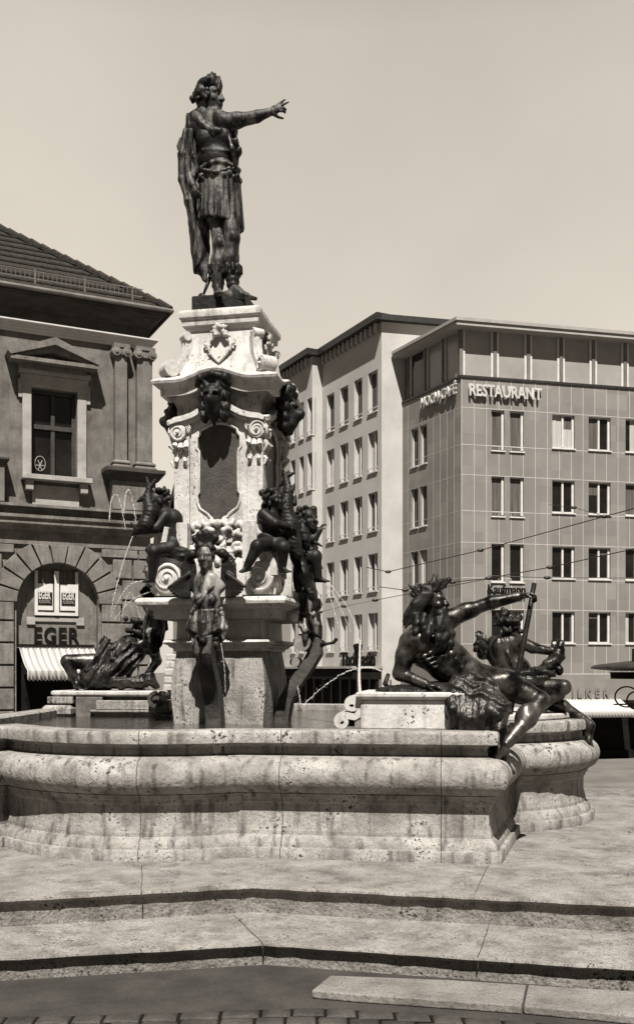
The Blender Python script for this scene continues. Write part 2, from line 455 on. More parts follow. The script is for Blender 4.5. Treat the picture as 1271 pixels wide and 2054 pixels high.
# dark cement strip between cobbles and steps
e = [(-3.2, 4.93), (-1.62, 5.03)] + [gp(px, py, 0) for px, py in ((0, 2042), (160, 2039), (330, 2034), (480, 2028), (625, 2024), (760, 2030), (900, 2040), (1050, 2052))] + [(1.9, 4.75), (3.4, 4.5)]
e = [p for p in e if True]
e.sort(key=lambda p: p[0])
sheet('cement_strip', e + [(4.2, 9.0), (-4.5, 9.0)], -0.05, 0.004, M['asphalt'], 'dark cement strip at the foot of the lower step', 'pavement', 'structure', 0.004)
# light kerb slabs at the right, each a piece of its own
def slab(pts, label):
    poly = [gp(px, py, 0.05) for px, py in pts]
    sheet('kerb_slab', poly, 0.0055, 0.05, M['slab'], label, 'kerb stone', None, 0.008)['group'] = 'kerb slabs by the steps'
slab([(662, 1957), (625, 1987), (700, 1994), (900, 2008), (1046, 2018), (1055, 1976), (900, 1966)], 'longer pale kerb slab with a broken left corner before the lower step')
slab([(1059, 1976), (1050, 2018), (1180, 2030), (1300, 2042), (1400, 2052), (1400, 1999), (1271, 1989)], 'pale kerb slab at the right edge, parted from the longer one by a joint')
# cobbles
sheet('cobble_bed', [(q[0], q[1] - .004) for q in e] + [(4.2, 3.6), (-4.5, 3.6)], -0.05, 0.001, M['black'], 'dark bed of the cobbles along the bottom edge', 'pavement', 'structure')
cb = MB()
rowy = {0: 0.0, 1: -0.17, 2: -0.34, 3: -.51}
def edge_y(x):
    for a, b in zip(e[:-1], e[1:]):
        if a[0] <= x <= b[0]: return a[1] + (b[1] - a[1]) * (x - a[0]) / (b[0] - a[0])
    return 4.7
for r_ in range(5):
    x = -2.4 + 0.07 * (r_ % 2)
    while x < 2.4:
        wd = random.uniform(0.15, 0.21)
        y1 = edge_y(x + wd / 2) - 0.012 - 0.125 * r_; y0 = y1 - 0.112
        cb.rect_loft(x + .004, x + wd - .006, y0 + .006, y1 - .006, [(0.0, -0.05), (0.0, 0.0 + random.uniform(-.004, .004)), (-.008, .012), (-.03, .017)])
        x += wd
tag(cb.build('cobblestones', M['cobble'], smooth=50), 'row of dark cobbles along the bottom edge', 'cobbles', kind='stuff')

# ------------------------------------------------------------------ outline lofts (closed polygons with mitred offsets)
def offset_poly(P, o):
    n = len(P); out = []
    for i in range(n):
        p0, p1, p2 = P[i - 1], P[i], P[(i + 1) % n]
        d1 = (p1[0] - p0[0], p1[1] - p0[1]); d2 = (p2[0] - p1[0], p2[1] - p1[1])
        l1 = math.hypot(*d1); l2 = math.hypot(*d2)
        n1 = (d1[1] / l1, -d1[0] / l1); n2 = (d2[1] / l2, -d2[0] / l2)
        bx, by = n1[0] + n2[0], n1[1] + n2[1]; bl = math.hypot(bx, by) or 1
        bx /= bl; by /= bl
        c = max(0.35, bx * n1[0] + by * n1[1])
        out.append((p1[0] + bx * o / c, p1[1] + by * o / c))
    return out
def densify(P, step=0.25):
    out = []
    for i in range(len(P)):
        a, b = P[i], P[(i + 1) % len(P)]
        k = max(1, int(math.hypot(b[0] - a[0], b[1] - a[1]) / step))
        for j in range(k): out.append((a[0] + (b[0] - a[0]) * j / k, a[1] + (b[1] - a[1]) * j / k))
    return out
def loft_outline(P, prof, cap=True):
    vs = []; fs = []; n = len(P)
    for o, z in prof: vs += [(x, y, z) for x, y in offset_poly(P, o)]
    for i in range(len(prof) - 1):
        for k in range(n):
            fs.append([i * n + k, i * n + (k + 1) % n, (i + 1) * n + (k + 1) % n, (i + 1) * n + k])
    if cap:
        fs.append([(len(prof) - 1) * n + k for k in range(n)])
    return vs, fs
def wob(o, vs, amp=.004, seed=1):
    rr = random.Random(seed)
    return vs

# steps (counter-clockwise outlines, nosing edge)
UP, LO = 0.33, 0.147
def ext(a, b, t): return (a[0] + (b[0] - a[0]) * t, a[1] + (b[1] - a[1]) * t)
uc, ul, ur = gp(507, 1778, UP), gp(0, 1805, UP), gp(1271, 1815, UP)
upper = [uc, ext(uc, ur, 1.75), (4.7, 9.0), (4.6, 11.9), (2.9, 12.05), (2.6, 15.2), (-4.6, 15.2), (-5.6, 8.4), ext(uc, ul, 2.0)]
lc, ll, lr = gp(527, 1892, LO), gp(0, 1922, LO), gp(1271, 1942, LO)
lower = [lc, ext(lc, lr, 1.95), (5.2, 8.6), (5.1, 12.2), (3.3, 12.4), (3.0, 15.6), (-5.0, 15.6), (-6.1, 8.2), ext(lc, ll, 2.1)]
def step(P, z0, z1, label):
    h = z1 - z0
    prof = [(-.046, z0), (-.046, z1 - .06), (-.042, z1 - .045), (-.022, z1 - .036), (-.006, z1 - .027), (0, z1 - .016), (-.005, z1 - .005), (-.016, z1)]
    vs, fs = loft_outline(densify(P, .09), prof)
    rr = random.Random(int(z1 * 1000))
    n = len(densify(P, .09))
    ch = [rr.uniform(-.006, .003) for _ in range(n)]
    vs2 = []
    for i, (x, y, z) in enumerate(vs):
        lev = i // n; k = i % n
        if lev >= 3: y += ch[k] * .8; z += ch[k] * .4
        vs2.append((x, y, z))
    o = link_mesh('stone_step', vs2, fs, M['step_stone'], smooth=40)
    tag(o, label, 'step', 'stone steps round the fountain')
    return o
def joint_lines(parent, lines, m=None):
    for pts in lines:
        j = MB(); j.tube(pts, .006, 5); j.build('joint', M['marble_dark'], parent)
s1 = step(upper, LO, UP, 'upper stone step carrying the fountain basin, with stained tread')
s0 = step(lower, 0.0, LO, 'lower stone step nearest the kerb, with dark rounded nosing')
def tread_joint(parent, a, b, z, edge_drop):
    ax, ay = gp(*a, z); bx, by = gp(*b, z)
    j = MB(); d = Vector((bx - ax, by - ay, 0)).normalized() * .0
    m_ = 6; pts = []
    for i in range(m_ + 1):
        t = i / m_; pts.append((ax + (bx - ax) * t + random.uniform(-.004, .004), ay + (by - ay) * t, z - .001))
    pts += [(bx, by - .004, z - .03), (bx, by + .004, z - .07), (bx + .002, by + .05, z - .085), (bx, by + .05, z - edge_drop)]
    j.tube(pts, .004, 5)
    j.build('joint', M['marble_dark'], parent)
tread_joint(s1, (978, 1737), (950, 1797), UP, .17)
tread_joint(s0, (982, 1850), (958, 1920), LO, .14)
tread_joint(s0, (470, 1838), (527, 1892), LO, .14)
tread_joint(s1, (285, 1737), (283, 1791), UP, .17)

# ------------------------------------------------------------------ fountain basin
def wpt(c, l, ph):
    return (c[0] + l[0] * math.cos(ph) - l[1] * math.sin(ph), c[1] + l[0] * math.sin(ph) + l[1] * math.cos(ph))
c0 = gp(480, 1721, UP); c1 = gp(1006, 1735, UP); c2 = gp(1054, 1653, UP)
def arc(a, b, bulge, n=14):
    """points of a circular arc from a to b bulging to the right of a->b"""
    dx, dy = b[0] - a[0], b[1] - a[1]; c = math.hypot(dx, dy); nx, ny = dy / c, -dx / c
    r = (c * c / 4 + bulge * bulge) / (2 * bulge); cx = (a[0] + b[0]) / 2 - nx * (r - bulge); cy = (a[1] + b[1]) / 2 - ny * (r - bulge)
    a0 = math.atan2(a[1] - cy, a[0] - cx); a1 = math.atan2(b[1] - cy, b[0] - cx)
    while a1 < a0: a1 += 2 * math.pi
    return [(cx + r * math.cos(a0 + (a1 - a0) * i / n), cy + r * math.sin(a0 + (a1 - a0) * i / n)) for i in range(n + 1)]
lobe_l = arc(gp(8, 1700, UP), c0, 0.36)
r0b = (c1[0] + (c2[0] - c1[0]) * .74, c1[1] + (c2[1] - c1[1]) * .74)
lobe_r = arc(r0b, (2.30, 11.0), 0.68)
PX, PY = -0.895, 10.4
outline = lobe_l[:-1] + [c0, c1, r0b] + lobe_r[1:] + [(2.35, 11.4), (1.9, 13.7), (.9, 13.5), (-.6, 13.9), (-1.0, 13.5), (-3.3, 13.9), (-3.35, 9.6), (-3.9, 9.0), (-3.7, 7.3), (-2.75, 7.55)]
BZ = UP
prof = [(0, BZ), (0, .403), (-.006, .412), (-.036, .414), (-.038, .436), (-.052, .468), (-.084, .500), (-.086, .528), (-.105, .60), (-.105, .69), (-.10, .735), (-.085, .75), (-.08, .775), (-.065, .785), (-.06, .805), (-.05, .815)]
for i in range(13):
    a = R(-75 + 155 * i / 12)
    prof.append((-.10 + .15 * math.cos(a), .955 + .143 * math.sin(a)))
prof += [(-.10, 1.10), (-.115, 1.115), (-.12, 1.165), (-.10, 1.185), (-.055, 1.195), (-.035, 1.20), (-.03, 1.27), (-.04, 1.288), (-.055, 1.296), (-.30, 1.296), (-.315, 1.285), (-.32, .9)]
basin = thing('fountain_basin', 'large lobed stone fountain basin with bulging rim, streaked with dirt', 'fountain basin', (PX, PY, BZ))
OD = densify(outline, .22)
def rel(vs): return [(x - PX, y - PY, z - BZ) for x, y, z in vs]
NB = len(OD)
def loft_part(name, i0, i1, m, smooth=38):
    vs, fs = loft_outline(OD, prof[i0:i1], cap=False)
    return link_mesh(name, rel(vs), fs, m, basin, smooth)
loft_part('base_moulding', 0, 8, M['marble'])
loft_part('wall', 7, 12, M['marble'])
loft_part('string_moulding', 11, 16, M['marble'])
loft_part('torus', 15, 31, M['marble'])
loft_part('rim', 30, len(prof), M['marble'])
# floor of the basin and water
fl = offset_poly(OD, -.31)
link_mesh('basin_floor', rel([(x, y, .9) for x, y in fl]), [list(range(NB))], M['marble_dark'], basin)
wt = link_mesh('water', [(x, y, 1.215) for x, y in offset_poly(OD, -.318)], [list(range(NB))], M['water'])
tag(wt, 'dark rippled water standing in the fountain basin', 'water', kind='structure')
# vertical joints following the profile
def profile_joint(pt, nrm, jit=0.0015):
    j = MB(); pts = []
    for o, z in prof[:-3]:
        pts.append((pt[0] + nrm[0] * (o + .0005) + random.uniform(-jit, jit) - PX, pt[1] + nrm[1] * (o + .0005) - PY, z - BZ))
    j.tube(pts, .0035, 5)
    j.build('joint', M['marble_dark'], basin)
fd = (c1[0] - c0[0], c1[1] - c0[1]); fl_ = math.hypot(*fd); fn = (fd[1] / fl_, -fd[0] / fl_)
for t in (.16, .775):
    profile_joint((c0[0] + fd[0] * t, c0[1] + fd[1] * t), fn)
lm = lobe_l[9]; ln = (lobe_l[10][1] - lobe_l[8][1], -(lobe_l[10][0] - lobe_l[8][0])); ll_ = math.hypot(*ln)
profile_joint(lm, (ln[0] / ll_, ln[1] / ll_))

# ------------------------------------------------------------------ restaurant building
rb = Fac(925, 40.0, R(13.3), ZS)
rest = thing('restaurant_building', 'corner building clad in grey panels with a glazed top storey and RESTAURANT lettering', 'building', rb.loc, rb.a)
ru = lambda px, py, off=0.0: rb.u(px, py, off)
L_R = 15.0
ztop = ru(925, 660)[1]; zsill = ru(925, 757)[1]; zbase = ru(1130, 1353)[1]
lft = Fac(925, 40.0, R(13.3 - 76.3), ZS)
lu = lambda px, py, off=0.0: lft.u(px, py, off)
LLEN = 4.45
rows = [(822, 903), (955, 1035), (1090, 1167), (1223, 1300)]
holes = []
win = []
x_single = [(985, 1011), (1022, 1050)]
x_double = [(1107, 1152), (1180, 1224), (1254, 1298), (1328, 1372)]
for ri, (ya, yb) in enumerate(rows):
    za = ru(985, ya)[1]; zb = ru(985, yb)[1]
    for a, b in x_single:
        win.append((ru(a, 1000)[0], ru(b, 1000)[0], zb, za, 1, ri))
    za2 = ru(1107, [831, 963, 1096, 1227][ri])[1]; zb2 = ru(1107, [898, 1028, 1160, 1290][ri])[1]
    for a, b in x_double:
        win.append((ru(a, 1000)[0], ru(b, 1000)[0], zb2, za2, 2, ri))
holes = [q[:4] for q in win]
wb = MB(); wb.wall(0, L_R, zbase, zsill, holes, .16)
wb.add([(L_R, 0, zbase), (L_R, 9, zbase), (L_R, 9, zsill), (L_R, 0, zsill)], [[0, 1, 2, 3]])
wb.build('panel_wall', M['panel_wall'], rest)
pl = MB(); pl.box(-.0, L_R, -.03, 4.0, 0, zbase); pl.build('ground_floor_wall', M['panel_wall'], rest)
# panel joints on the right wall
jb = MB(); jw = .022
pitch = ru(950, 1000)[0]
zl = sorted({q for h in holes for q in (h[2], h[3])})
hz = [ru(985, y)[1] for y in (813, 893, 949, 1022, 1083, 1157, 1219)] + [zbase]
hz = [ru(985, 818)[1]] + [h[2] - .03 for h in holes[0:1]] + []
bandz = []
for ri in range(4):
    h2 = win[ri * 6 + 2]; bandz.append((h2[2] - .06, h2[3] + .06))
def in_hole(x, z, m_=.03): return any(h[0] - m_ < x < h[1] + m_ and h[2] - m_ < z < h[3] + m_ for h in holes)
nx_ = int(L_R / pitch)
for i in range(nx_):
    x = i * pitch + .01
    segs = [zbase] + [q for b in bandz[::-1] for q in b] + [zsill]
    for a, b in zip(segs[:-1], segs[1:]):
        if not in_hole(x, (a + b) / 2, .02):
            jb.box(x - jw / 2, x + jw / 2, -.006, .0, a, b)
for b in bandz:
    for z in b:
        xs = 0.0
        while xs < L_R:
            if not in_hole(xs + pitch / 4, z, .01): jb.box(xs, xs + pitch / 2, -.005, .0, z - .014, z + .014)
            xs += pitch / 2
jb.box(0, L_R, -.008, 0, zbase - .05, zbase + .03)
jb.build('panel_joints', M['joint'], rest)
wrng = random.Random(3)
def modern_window(parent, x0, x1, z0, z1, panes, mdl, dep=.16, sill=True, rail=False):
    f = MB(); t = .045
    y0, y1 = dep - .07, dep
    f.box(x0, x0 + t, y0, y1, z0, z1); f.box(x1 - t * 2.0, x1, y0, y1, z0, z1)
    f.box(x0 + t, x1 - 2 * t, y0, y1, z0, z0 + t * 1.3); f.box(x0 + t, x1 - 2 * t, y0, y1, z1 - t * .8, z1)
    if panes == 2:
        xm = (x0 + x1) / 2; f.box(xm - t * .9, xm + t * .9, y0 - .01, y1, z0 + t * 1.3, z1 - t * .8)
    if rail: f.box(x0, x1, -.02, 0.01, z0 + .16, z0 + .19)
    o = f.build('window', M['white'], parent)
    xs = [x0, x1] if panes == 1 else [x0, (x0 + x1) / 2, x1]
    for k in range(panes):
        p = MB(); p.add([(xs[k], y1 - .015, z0), (xs[k + 1], y1 - .015, z0), (xs[k + 1], y1 - .015, z1), (xs[k], y1 - .015, z1)], [[0, 1, 2, 3]])
        p.build('pane', mdl[k % len(mdl)], o)
        if wrng.random() < .55:
            wd_ = (xs[k + 1] - xs[k]); c_ = MB(); ty = wrng.random()
            if ty < .45: a_, b_, lo_z, hi_z = xs[k] + .02, xs[k] + wd_ * wrng.uniform(.25, .55), z0 + .06, z1 - .04
            elif ty < .75: a_, b_, lo_z, hi_z = xs[k + 1] - wd_ * wrng.uniform(.3, .55), xs[k + 1] - .03, z0 + .06, z1 - .04
            else: a_, b_, lo_z, hi_z = xs[k] + .02, xs[k + 1] - .03, z0 + (z1 - z0) * wrng.uniform(.45, .8), z1 - .04
            nn = 8; vs_ = []
            for q_ in range(nn + 1):
                xx = a_ + (b_ - a_) * q_ / nn; yy = y1 - .022 - .008 * (q_ % 2)
                vs_ += [(xx, yy, lo_z), (xx, yy, hi_z)]
            c_.add(vs_, [[2 * q_, 2 * q_ + 2, 2 * q_ + 3, 2 * q_ + 1] for q_ in range(nn)])
            c_.build('curtain', M['lightcurtain'] if wrng.random() < .3 else M['curtain'], o)
    if sill:
        s_ = MB(); s_.box(x0 - .03, x1 + .03, -.06, dep - .071, z0 - .05, z0 - .002); s_.build('sill', M['white'], o)
    return o
for k, (a, b, c, d, n, ri) in enumerate(win):
    mm = [M['glass']]
    if n == 1: mm = [[M['curtain']], [M['curtain']], [M['glass']], [M['glass']]][ri]
    elif ri == 0: mm = [[M['lightcurtain']], [M['curtain'], M['glass']], [M['glass'], M['lightcurtain']], [M['glass']]][(k % 6) - 2]
    elif ri == 1 and k % 6 == 4: mm = [M['curtain'], M['glass']]
    modern_window(rest, a, b, c, d, n, mm, rail=(n == 1 and ri < 2))
# left wall of the restaurant block (its own frame under the building)
def to_rest(o):
    o.parent = rest; o.rotation_euler = (0, 0, R(-76.3))
    return o
lw = []
for (ya, yb) in ((856, 933), (976, 1057), (1104, 1181), (1236, 1300)):
    for a, b in ((824, 838), (842, 856)):
        za = lu(840, ya)[1]; zb = lu(840, yb)[1]
        lw.append((lu(a, 1000)[0], lu(b, 1000)[0], zb, za))
wl = MB(); wl.wall(-LLEN, 0, 0, zsill, lw, .16); to_rest(wl.build('side_wall', M['panel_wall'], rest))
jl = MB()
for i in range(int(LLEN / .5) + 1):
    x = -i * .5 - .01
    if any(h[0] - .03 < x < h[1] + .03 for h in lw): continue
    jl.box(x - .008, x + .008, -.005, 0, zbase, zsill)
for b in bandz:
    for z in b: jl.box(-LLEN, 0, -.004, 0, z - .009, z + .009)
jl.build('side_joints', M['joint'], rest); to_rest(bpy.data.objects['side_joints'])
for h in lw: to_rest(modern_window(rest, *h, 1, [M['curtain'], M['glass']], sill=True))
# glazed top storey
def glazing(xa, xb, n, dark_last=False):
    g = MB(); wdt = (xb - xa) / n; out = []
    for i in range(n + 1):
        x = xa + i * wdt
        if i > 0: g.box(x - .17, x - .075, .04, .16, zsill + .1, ztop - .001)
        if i < n: g.box(x + .075, x + .17, .04, .16, zsill + .1, ztop - .001)
        out.append(x)
    g.box(xa, xb, .05, .16, zsill + .04, zsill + .1)
    return g, out
g, xs_ = glazing(0.0, 9 * ru(993, 700)[0] * 1.0 * 1.0, 9)
gb = g.build('top_glazing', M['white'], rest)
for x in xs_:
    post = MB(); post.box(x - .073, x + .073, -.0, .2, zsill + .1, ztop); post.build('post', M['farwall'], gb)
for i in range(9):
    p = MB(); p.add([(xs_[i] + .17, .1, zsill + .1), (xs_[i + 1] - .17, .1, zsill + .1), (xs_[i + 1] - .17, .1, ztop), (xs_[i] + .17, .1, ztop)], [[0, 1, 2, 3]])
    p.build('pane', M['bigglass'], gb)
lx = lu(818, 750)[0]
g2, xs2 = glazing(lx, -.02, 3)
g2b = g2.build('side_glazing', M['white'], rest); to_rest(g2b)
for i in range(3):
    p = MB(); p.add([(xs2[i] + .12, .1, zsill + .1), (xs2[i + 1] - .12, .1, zsill + .1), (xs2[i + 1] - .12, .1, ztop), (xs2[i] + .12, .1, ztop)], [[0, 1, 2, 3]])
    p.build('pane', M['bigglass'] if i else M['glass'], g2b)
for x in xs2[:-1]:
    po2 = MB(); po2.box(x - .073, x + .073, 0, .2, zsill + .1, ztop); po2.build('post', M['farwall'], g2b)
po2 = MB(); po2.box(-LLEN, lx - .1, 0.12, .2, zsill + .1, ztop); po2.build('end_wall', M['farwall'], g2b)
# sill band, roof slab with deep overhang, penthouse
ca, sa_ = math.cos(R(-76.3)), math.sin(R(-76.3))
def lpt(x, y): return (x * ca - y * sa_, x * sa_ + y * ca)     # side-wall frame -> building frame
def corner_poly(o, depth=7.0, right=L_R):
    # footprint outset by o from both walls
    ln_ = (sa_ * 1.0, -ca)                                      # outward normal of the side wall: local -y
    nx2, ny2 = lpt(0, -1)
    # corner of the two offset lines
    # right wall line: y=-o ; side wall line: points p with dot(p,(nx2,ny2))=o
    cy = -o; cx = (o - ny2 * cy) / nx2
    fx, fy = lpt(-LLEN, -o)
    return [(cx, cy), (right, cy), (right, depth), (fx + 3.0, depth), (fx, fy)]
def slabz(name, o, z0, z1, m, right=L_R):
    P = corner_poly(o, right=right); n = len(P)
    vs = [(x, y, z0) for x, y in P] + [(x, y, z1) for x, y in P]
    fs = [list(range(n))[::-1], list(range(n, 2 * n))] + [[i, (i + 1) % n, n + (i + 1) % n, n + i] for i in range(n)]
    return link_mesh(name, vs, fs, m, rest)
slabz('sill_band', .05, zsill, zsill + .099, M['iron'])
slabz('roof_soffit', .5, ztop, ztop + .16, M['soffit'])
slabz('roof_edge', .56, ztop + .161, ztop + .29, M['metal_edge'])
ph = MB(); xa, za = ru(1120, 645, -1.0)
ph.prism([(xa, ztop + .33), (xa + .45, ztop + .62), (L_R, ztop + .62), (L_R, ztop + .33)], .35, 6.0)
ph.build('penthouse_roof', M['iron'], rest)
fb = MB(); fb.box(0.01, L_R, .3, 6.9, zsill + .1, ztop - .002)
# lettering
x0, z0 = ru(938, 800); x1, _ = ru(1083, 800)
text_mesh('lettering', 'RESTAURANT', ru(938, 770)[1] - ru(938, 793)[1], .10, M['letter'], rest, (x0, -.12, ru(940, 794)[1]), bold=.018, width=x1 - x0, label='white raised RESTAURANT letters')
t2 = text_mesh('lettering', 'HOCH-CAFÉ', .42, .08, M['letter'], rest, (0, 0, 0), bold=.01, width=lu(919, 790)[0] - lu(849, 790)[0], label='white raised HOCH-CAFÉ letters')
lx0, _ = lu(849, 805); zt = lu(915, 787)[1]
qx, qy = lpt(lx0, -.11); t2.location = (qx, qy, zt - .08); t2.rotation_euler = (R(90), 0, R(-76.3))
text_mesh('lettering', 'Kaufmann', .36, .06, M['black'], rest, (ru(975, 1190)[0], -.16, ru(975, 1191)[1]), bold=.012, width=ru(1050, 1190)[0] - ru(975, 1190)[0], label='dark script letters')
text_mesh('lettering', 'I L K E R', .34, .02, M['farwall'], rest, (ru(1147, 1397, .1)[0], -.1, ru(1147, 1398)[1]), bold=.01, width=1.7, label='faded grey letters')
# awning over the shop, dark shop front under it
def awning(parent, xa, xb, ztop_, dz, out, m, name='awning', scallop=True, y=0.0, shift=0.0):
    n = 40; vs = []; fs = []
    for i in range(n + 1):
        x = xa + (xb - xa) * i / n; c = .02 * math.cos(i * math.pi)
        for k in range(5):
            t = k / 4
            vs.append((x + shift * t, y - out * t, ztop_ - dz * t + (c if k < 2 else c * .4) - .08 * math.sin(math.pi * t)))
        vs.append((x + shift, y - out - .02, ztop_ - dz - .22 - (.05 if i % 2 else 0)))
    for i in range(n):
        for k in range(5): fs.append([i * 6 + k, (i + 1) * 6 + k, (i + 1) * 6 + k + 1, i * 6 + k + 1])
    o = link_mesh(name, vs, fs, m, parent, 50)
    s_ = o.modifiers.new('thick', 'SOLIDIFY'); s_.thickness = .012
    return o
xa, za = ru(1131, 1403); xb, _ = ru(1242, 1403)
awning(rest, xa - .3, xb, za, .45, 1.5, M['canvas'])
awning(rest, ru(1256, 1403)[0], ru(1256, 1403)[0] + 4.0, za - .5, .55, 1.5, M['canvas'])
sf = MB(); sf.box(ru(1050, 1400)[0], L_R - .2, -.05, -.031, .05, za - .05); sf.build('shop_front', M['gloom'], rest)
sb_ = MB(); sb_.box(ru(1050, 1400)[0], L_R - .2, -.3, -.051, .02, .35); sb_.build('shop_plinth', M['black'], rest)

# ------------------------------------------------------------------ white apartment building
cwx, cwy = None, None
px_, py_ = lpt(-LLEN, 0)
cr_, sr_ = math.cos(rb.a), math.sin(rb.a)
wx0 = rb.X0 + px_ * cr_ - py_ * sr_; wy0 = rb.Y0 + px_ * sr_ + py_ * cr_      # where the restaurant meets the white front
tfr = 0.0
for i in range(400):
    X = wx0 - i * .005 * cr_; Y = wy0 - i * .005 * sr_
    if CX + X * FPX / Y <= 765: break
wf = Fac(765, Y, R(-63), ZS)
white = thing('apartment_building', 'white rendered apartment building with four windows to a storey and a dark roof edge', 'building', wf.loc, wf.a)
wu = lambda px, py, off=0.0: wf.u(px, py, off)
Hw = wu(765, 645)[1]
xj = wu(646, 1000)[0]
def col_holes(cols, ref, tops, bots):
    out = []
    for ya, yb in zip(tops, bots):
        za = wu(ref, ya)[1]; zb = wu(ref, yb)[1]
        for a, b in cols: out.append((wu(a, 1000)[0], wu(b, 1000)[0], zb, za))
    return out
colsA = [(655, 670), (682, 698), (710, 726), (738, 757)]
tops = [745, 866, 988, 1111, 1230]; bots = [827, 947, 1066, 1186, 1305]
hA = col_holes(colsA, 747, tops, bots)
zshop = wu(700, 1338)[1]
ww = MB(); ww.wall(xj, 0, zshop, Hw, hA, .2); ww.build('wall', M['white_wall'], white)
ends = MB()
ex, ey = math.cos(R(76.3)), math.sin(R(76.3))
ends.add([(0, 0, 0), (1.6 * ex, 1.6 * ey, 0), (1.6 * ex, 1.6 * ey, Hw), (0, 0, Hw)], [[0, 1, 2, 3]])
ends.add([(1.6 * ex, 1.6 * ey, 0), (8 * ex, 8 * ey, 0), (8 * ex, 8 * ey, Hw), (1.6 * ex, 1.6 * ey, Hw)], [[0, 1, 2, 3]])
ends.build('front_wall', M['white_wall'], white)
jog = .55
fx1 = wu(573, 1000, jog)[0]; fx0 = wu(634, 1000, jog)[0]
colsB = [(583, 592), (600, 609), (616, 626)]
hB = []
for ya, yb in zip(tops, bots):
    za = wu(747, ya)[1]; zb = wu(747, yb)[1]
    for a, b in colsB: hB.append((wu(a, 1000, jog)[0], wu(b, 1000, jog)[0], zb, za))
w2 = MB(); w2.T = Matrix.Translation((0, -jog, 0)); w2.wall(fx1 - .5, xj, zshop, Hw, hB, .2)
w2.T = None
w2.add([(xj, -jog, zshop), (xj, 0, zshop), (xj, 0, Hw), (xj, -jog, Hw)], [[0, 1, 2, 3]])
w2.add([(fx1 - .5, -jog, 0), (fx1 - .5, 6, 0), (fx1 - .5, 6, Hw), (fx1 - .5, -jog, Hw)], [[3, 2, 1, 0]])
w2.build('projecting_wall', M['white_wall'], white)
for k, h in enumerate(hA):
    ri = k // 4
    mm = [[M['curtain']], [M['lightcurtain'], M['curtain']], [M['curtain'], M['glass']], [M['curtain'], M['glass']], [M['lightcurtain'], M['glass']]][ri]
    if ri == 2 and k % 4 == 3: mm = [M['glass']]
    o = modern_window(white, *h, 2 if ri else 1, mm, dep=.2, rail=True)
for k, h in enumerate(hB):
    o = modern_window(white, *h, 1, [M['curtain']], dep=.2, rail=True); o.location = (0, -jog, 0)
# dark roof edges
rf = MB()
rf.prism([(fx1 - .9, Hw), (fx1 - .9, Hw + .3), (xj + .25, Hw + .3), (xj + .25, Hw)], -jog - .4, 8)
rf.prism([(xj + .25, Hw), (xj + .25, Hw + .299), (.25, Hw + .299), (.25, Hw)], -.4, 8)
rf.add([], [])
rf.build('roof_edge', M['iron'], white)
ra = MB(); ra.T = Matrix.Rotation(R(76.3), 4, 'Z'); ra.box(-.1, 6, -.3, .4, Hw + .001, Hw + .25); ra.build('front_roof_edge', M['iron'], white)
x = xj + .25
while x < -.1:
    rt = MB(); rt.box(x, x + .12, -.18, -.001, Hw - .4, Hw - .001); rt.build('eave_bracket', M['white_wall'], white); x += .42
x = fx1
while x < xj - .1:
    rt = MB(); rt.box(x, x + .12, -jog - .18, -jog - .001, Hw - .4, Hw - .001); rt.build('eave_bracket', M['white_wall'], white); x += .42
# shop front at street level
shp = MB()
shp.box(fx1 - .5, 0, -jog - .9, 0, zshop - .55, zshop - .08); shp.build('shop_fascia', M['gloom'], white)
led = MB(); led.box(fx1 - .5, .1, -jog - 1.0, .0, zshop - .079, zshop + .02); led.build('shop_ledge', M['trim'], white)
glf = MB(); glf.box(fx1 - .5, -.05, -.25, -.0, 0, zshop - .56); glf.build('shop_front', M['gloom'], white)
vr = MB()
for i in range(14): vr.box(fx1 + i * .9, fx1 + i * .9 + .06, -.33, -.251, .1, zshop - .56)
for i in range(2): vr.box(xj + 1.0, -.5, -.42, -.335, .55 + .18 * i, .62 + .18 * i)
vr.build('shop_mullions', M['farwall'], white)
text_mesh('lettering', 'Thomasin', .62, .06, M['black'], white, (wu(684, 1335, .1)[0], -.12, zshop + .06), bold=.02, width=wu(752, 1335)[0] - wu(684, 1335)[0], label='dark script letters above the shop')

# ------------------------------------------------------------------ houses seen behind the fountain column
gh = thing('gabled_house', 'distant steep gabled house peeping out left of the fountain column', 'house', ((347 - CX) * 52 / FPX, 52, ZS), 0)
def bz(py, Y): return EYE - (py - HZ) * Y / FPX - ZS
wdt = 110 * 52 / FPX; ht = bz(1030, 52); apx = bz(620, 52)
b_ = MB(); b_.prism([(0, 0), (wdt * 1.0, 0), (wdt * 1.0, ht), (wdt * .5, bz(790, 52)), (0, ht)], 0, 9); b_.build('wall', M['farwall'], gh)
b_ = MB(); q0, q1 = ht - .1, bz(790, 52)
b_.prism([(-.25, q0 - .2), (wdt * .5, q1 + .1), (wdt * .5, q1 + .35), (-.35, q0 - .05)], -.3, 9); b_.prism([(wdt + .25, q0 - .2), (wdt * .5, q1 + .1), (wdt * .5, q1 + .35), (wdt + .35, q0 - .05)], -.3, 9)
b_.build('roof', M['tile'], gh)
for zc_ in (1005, 1010):
    pass
b_ = MB(); b_.box(.1, .8, -.04, -.001, bz(1025, 52), bz(985, 52)); f_ = b_.build('window', M['white'], gh)
b_ = MB(); b_.box(.2, .7, -.06, -.041, bz(1020, 52), bz(993, 52)); b_.build('pane', M['glass'], f_)
dh = thing('tall_house', 'distant dark flat topped house between the column and the white building', 'house', ((500 - CX) * 56 / FPX, 56, ZS), 0)
b_ = MB(); wd2 = 77 * 56 / FPX; b_.box(0, wd2, 0, 8, 0, bz(872, 56)); b_.build('wall', M['sand_dark'], dh)
b_ = MB(); b_.box(-.1, wd2 + .02, -.15, 8, bz(872, 56), bz(868, 56)); b_.build('roof', M['tile'], dh)
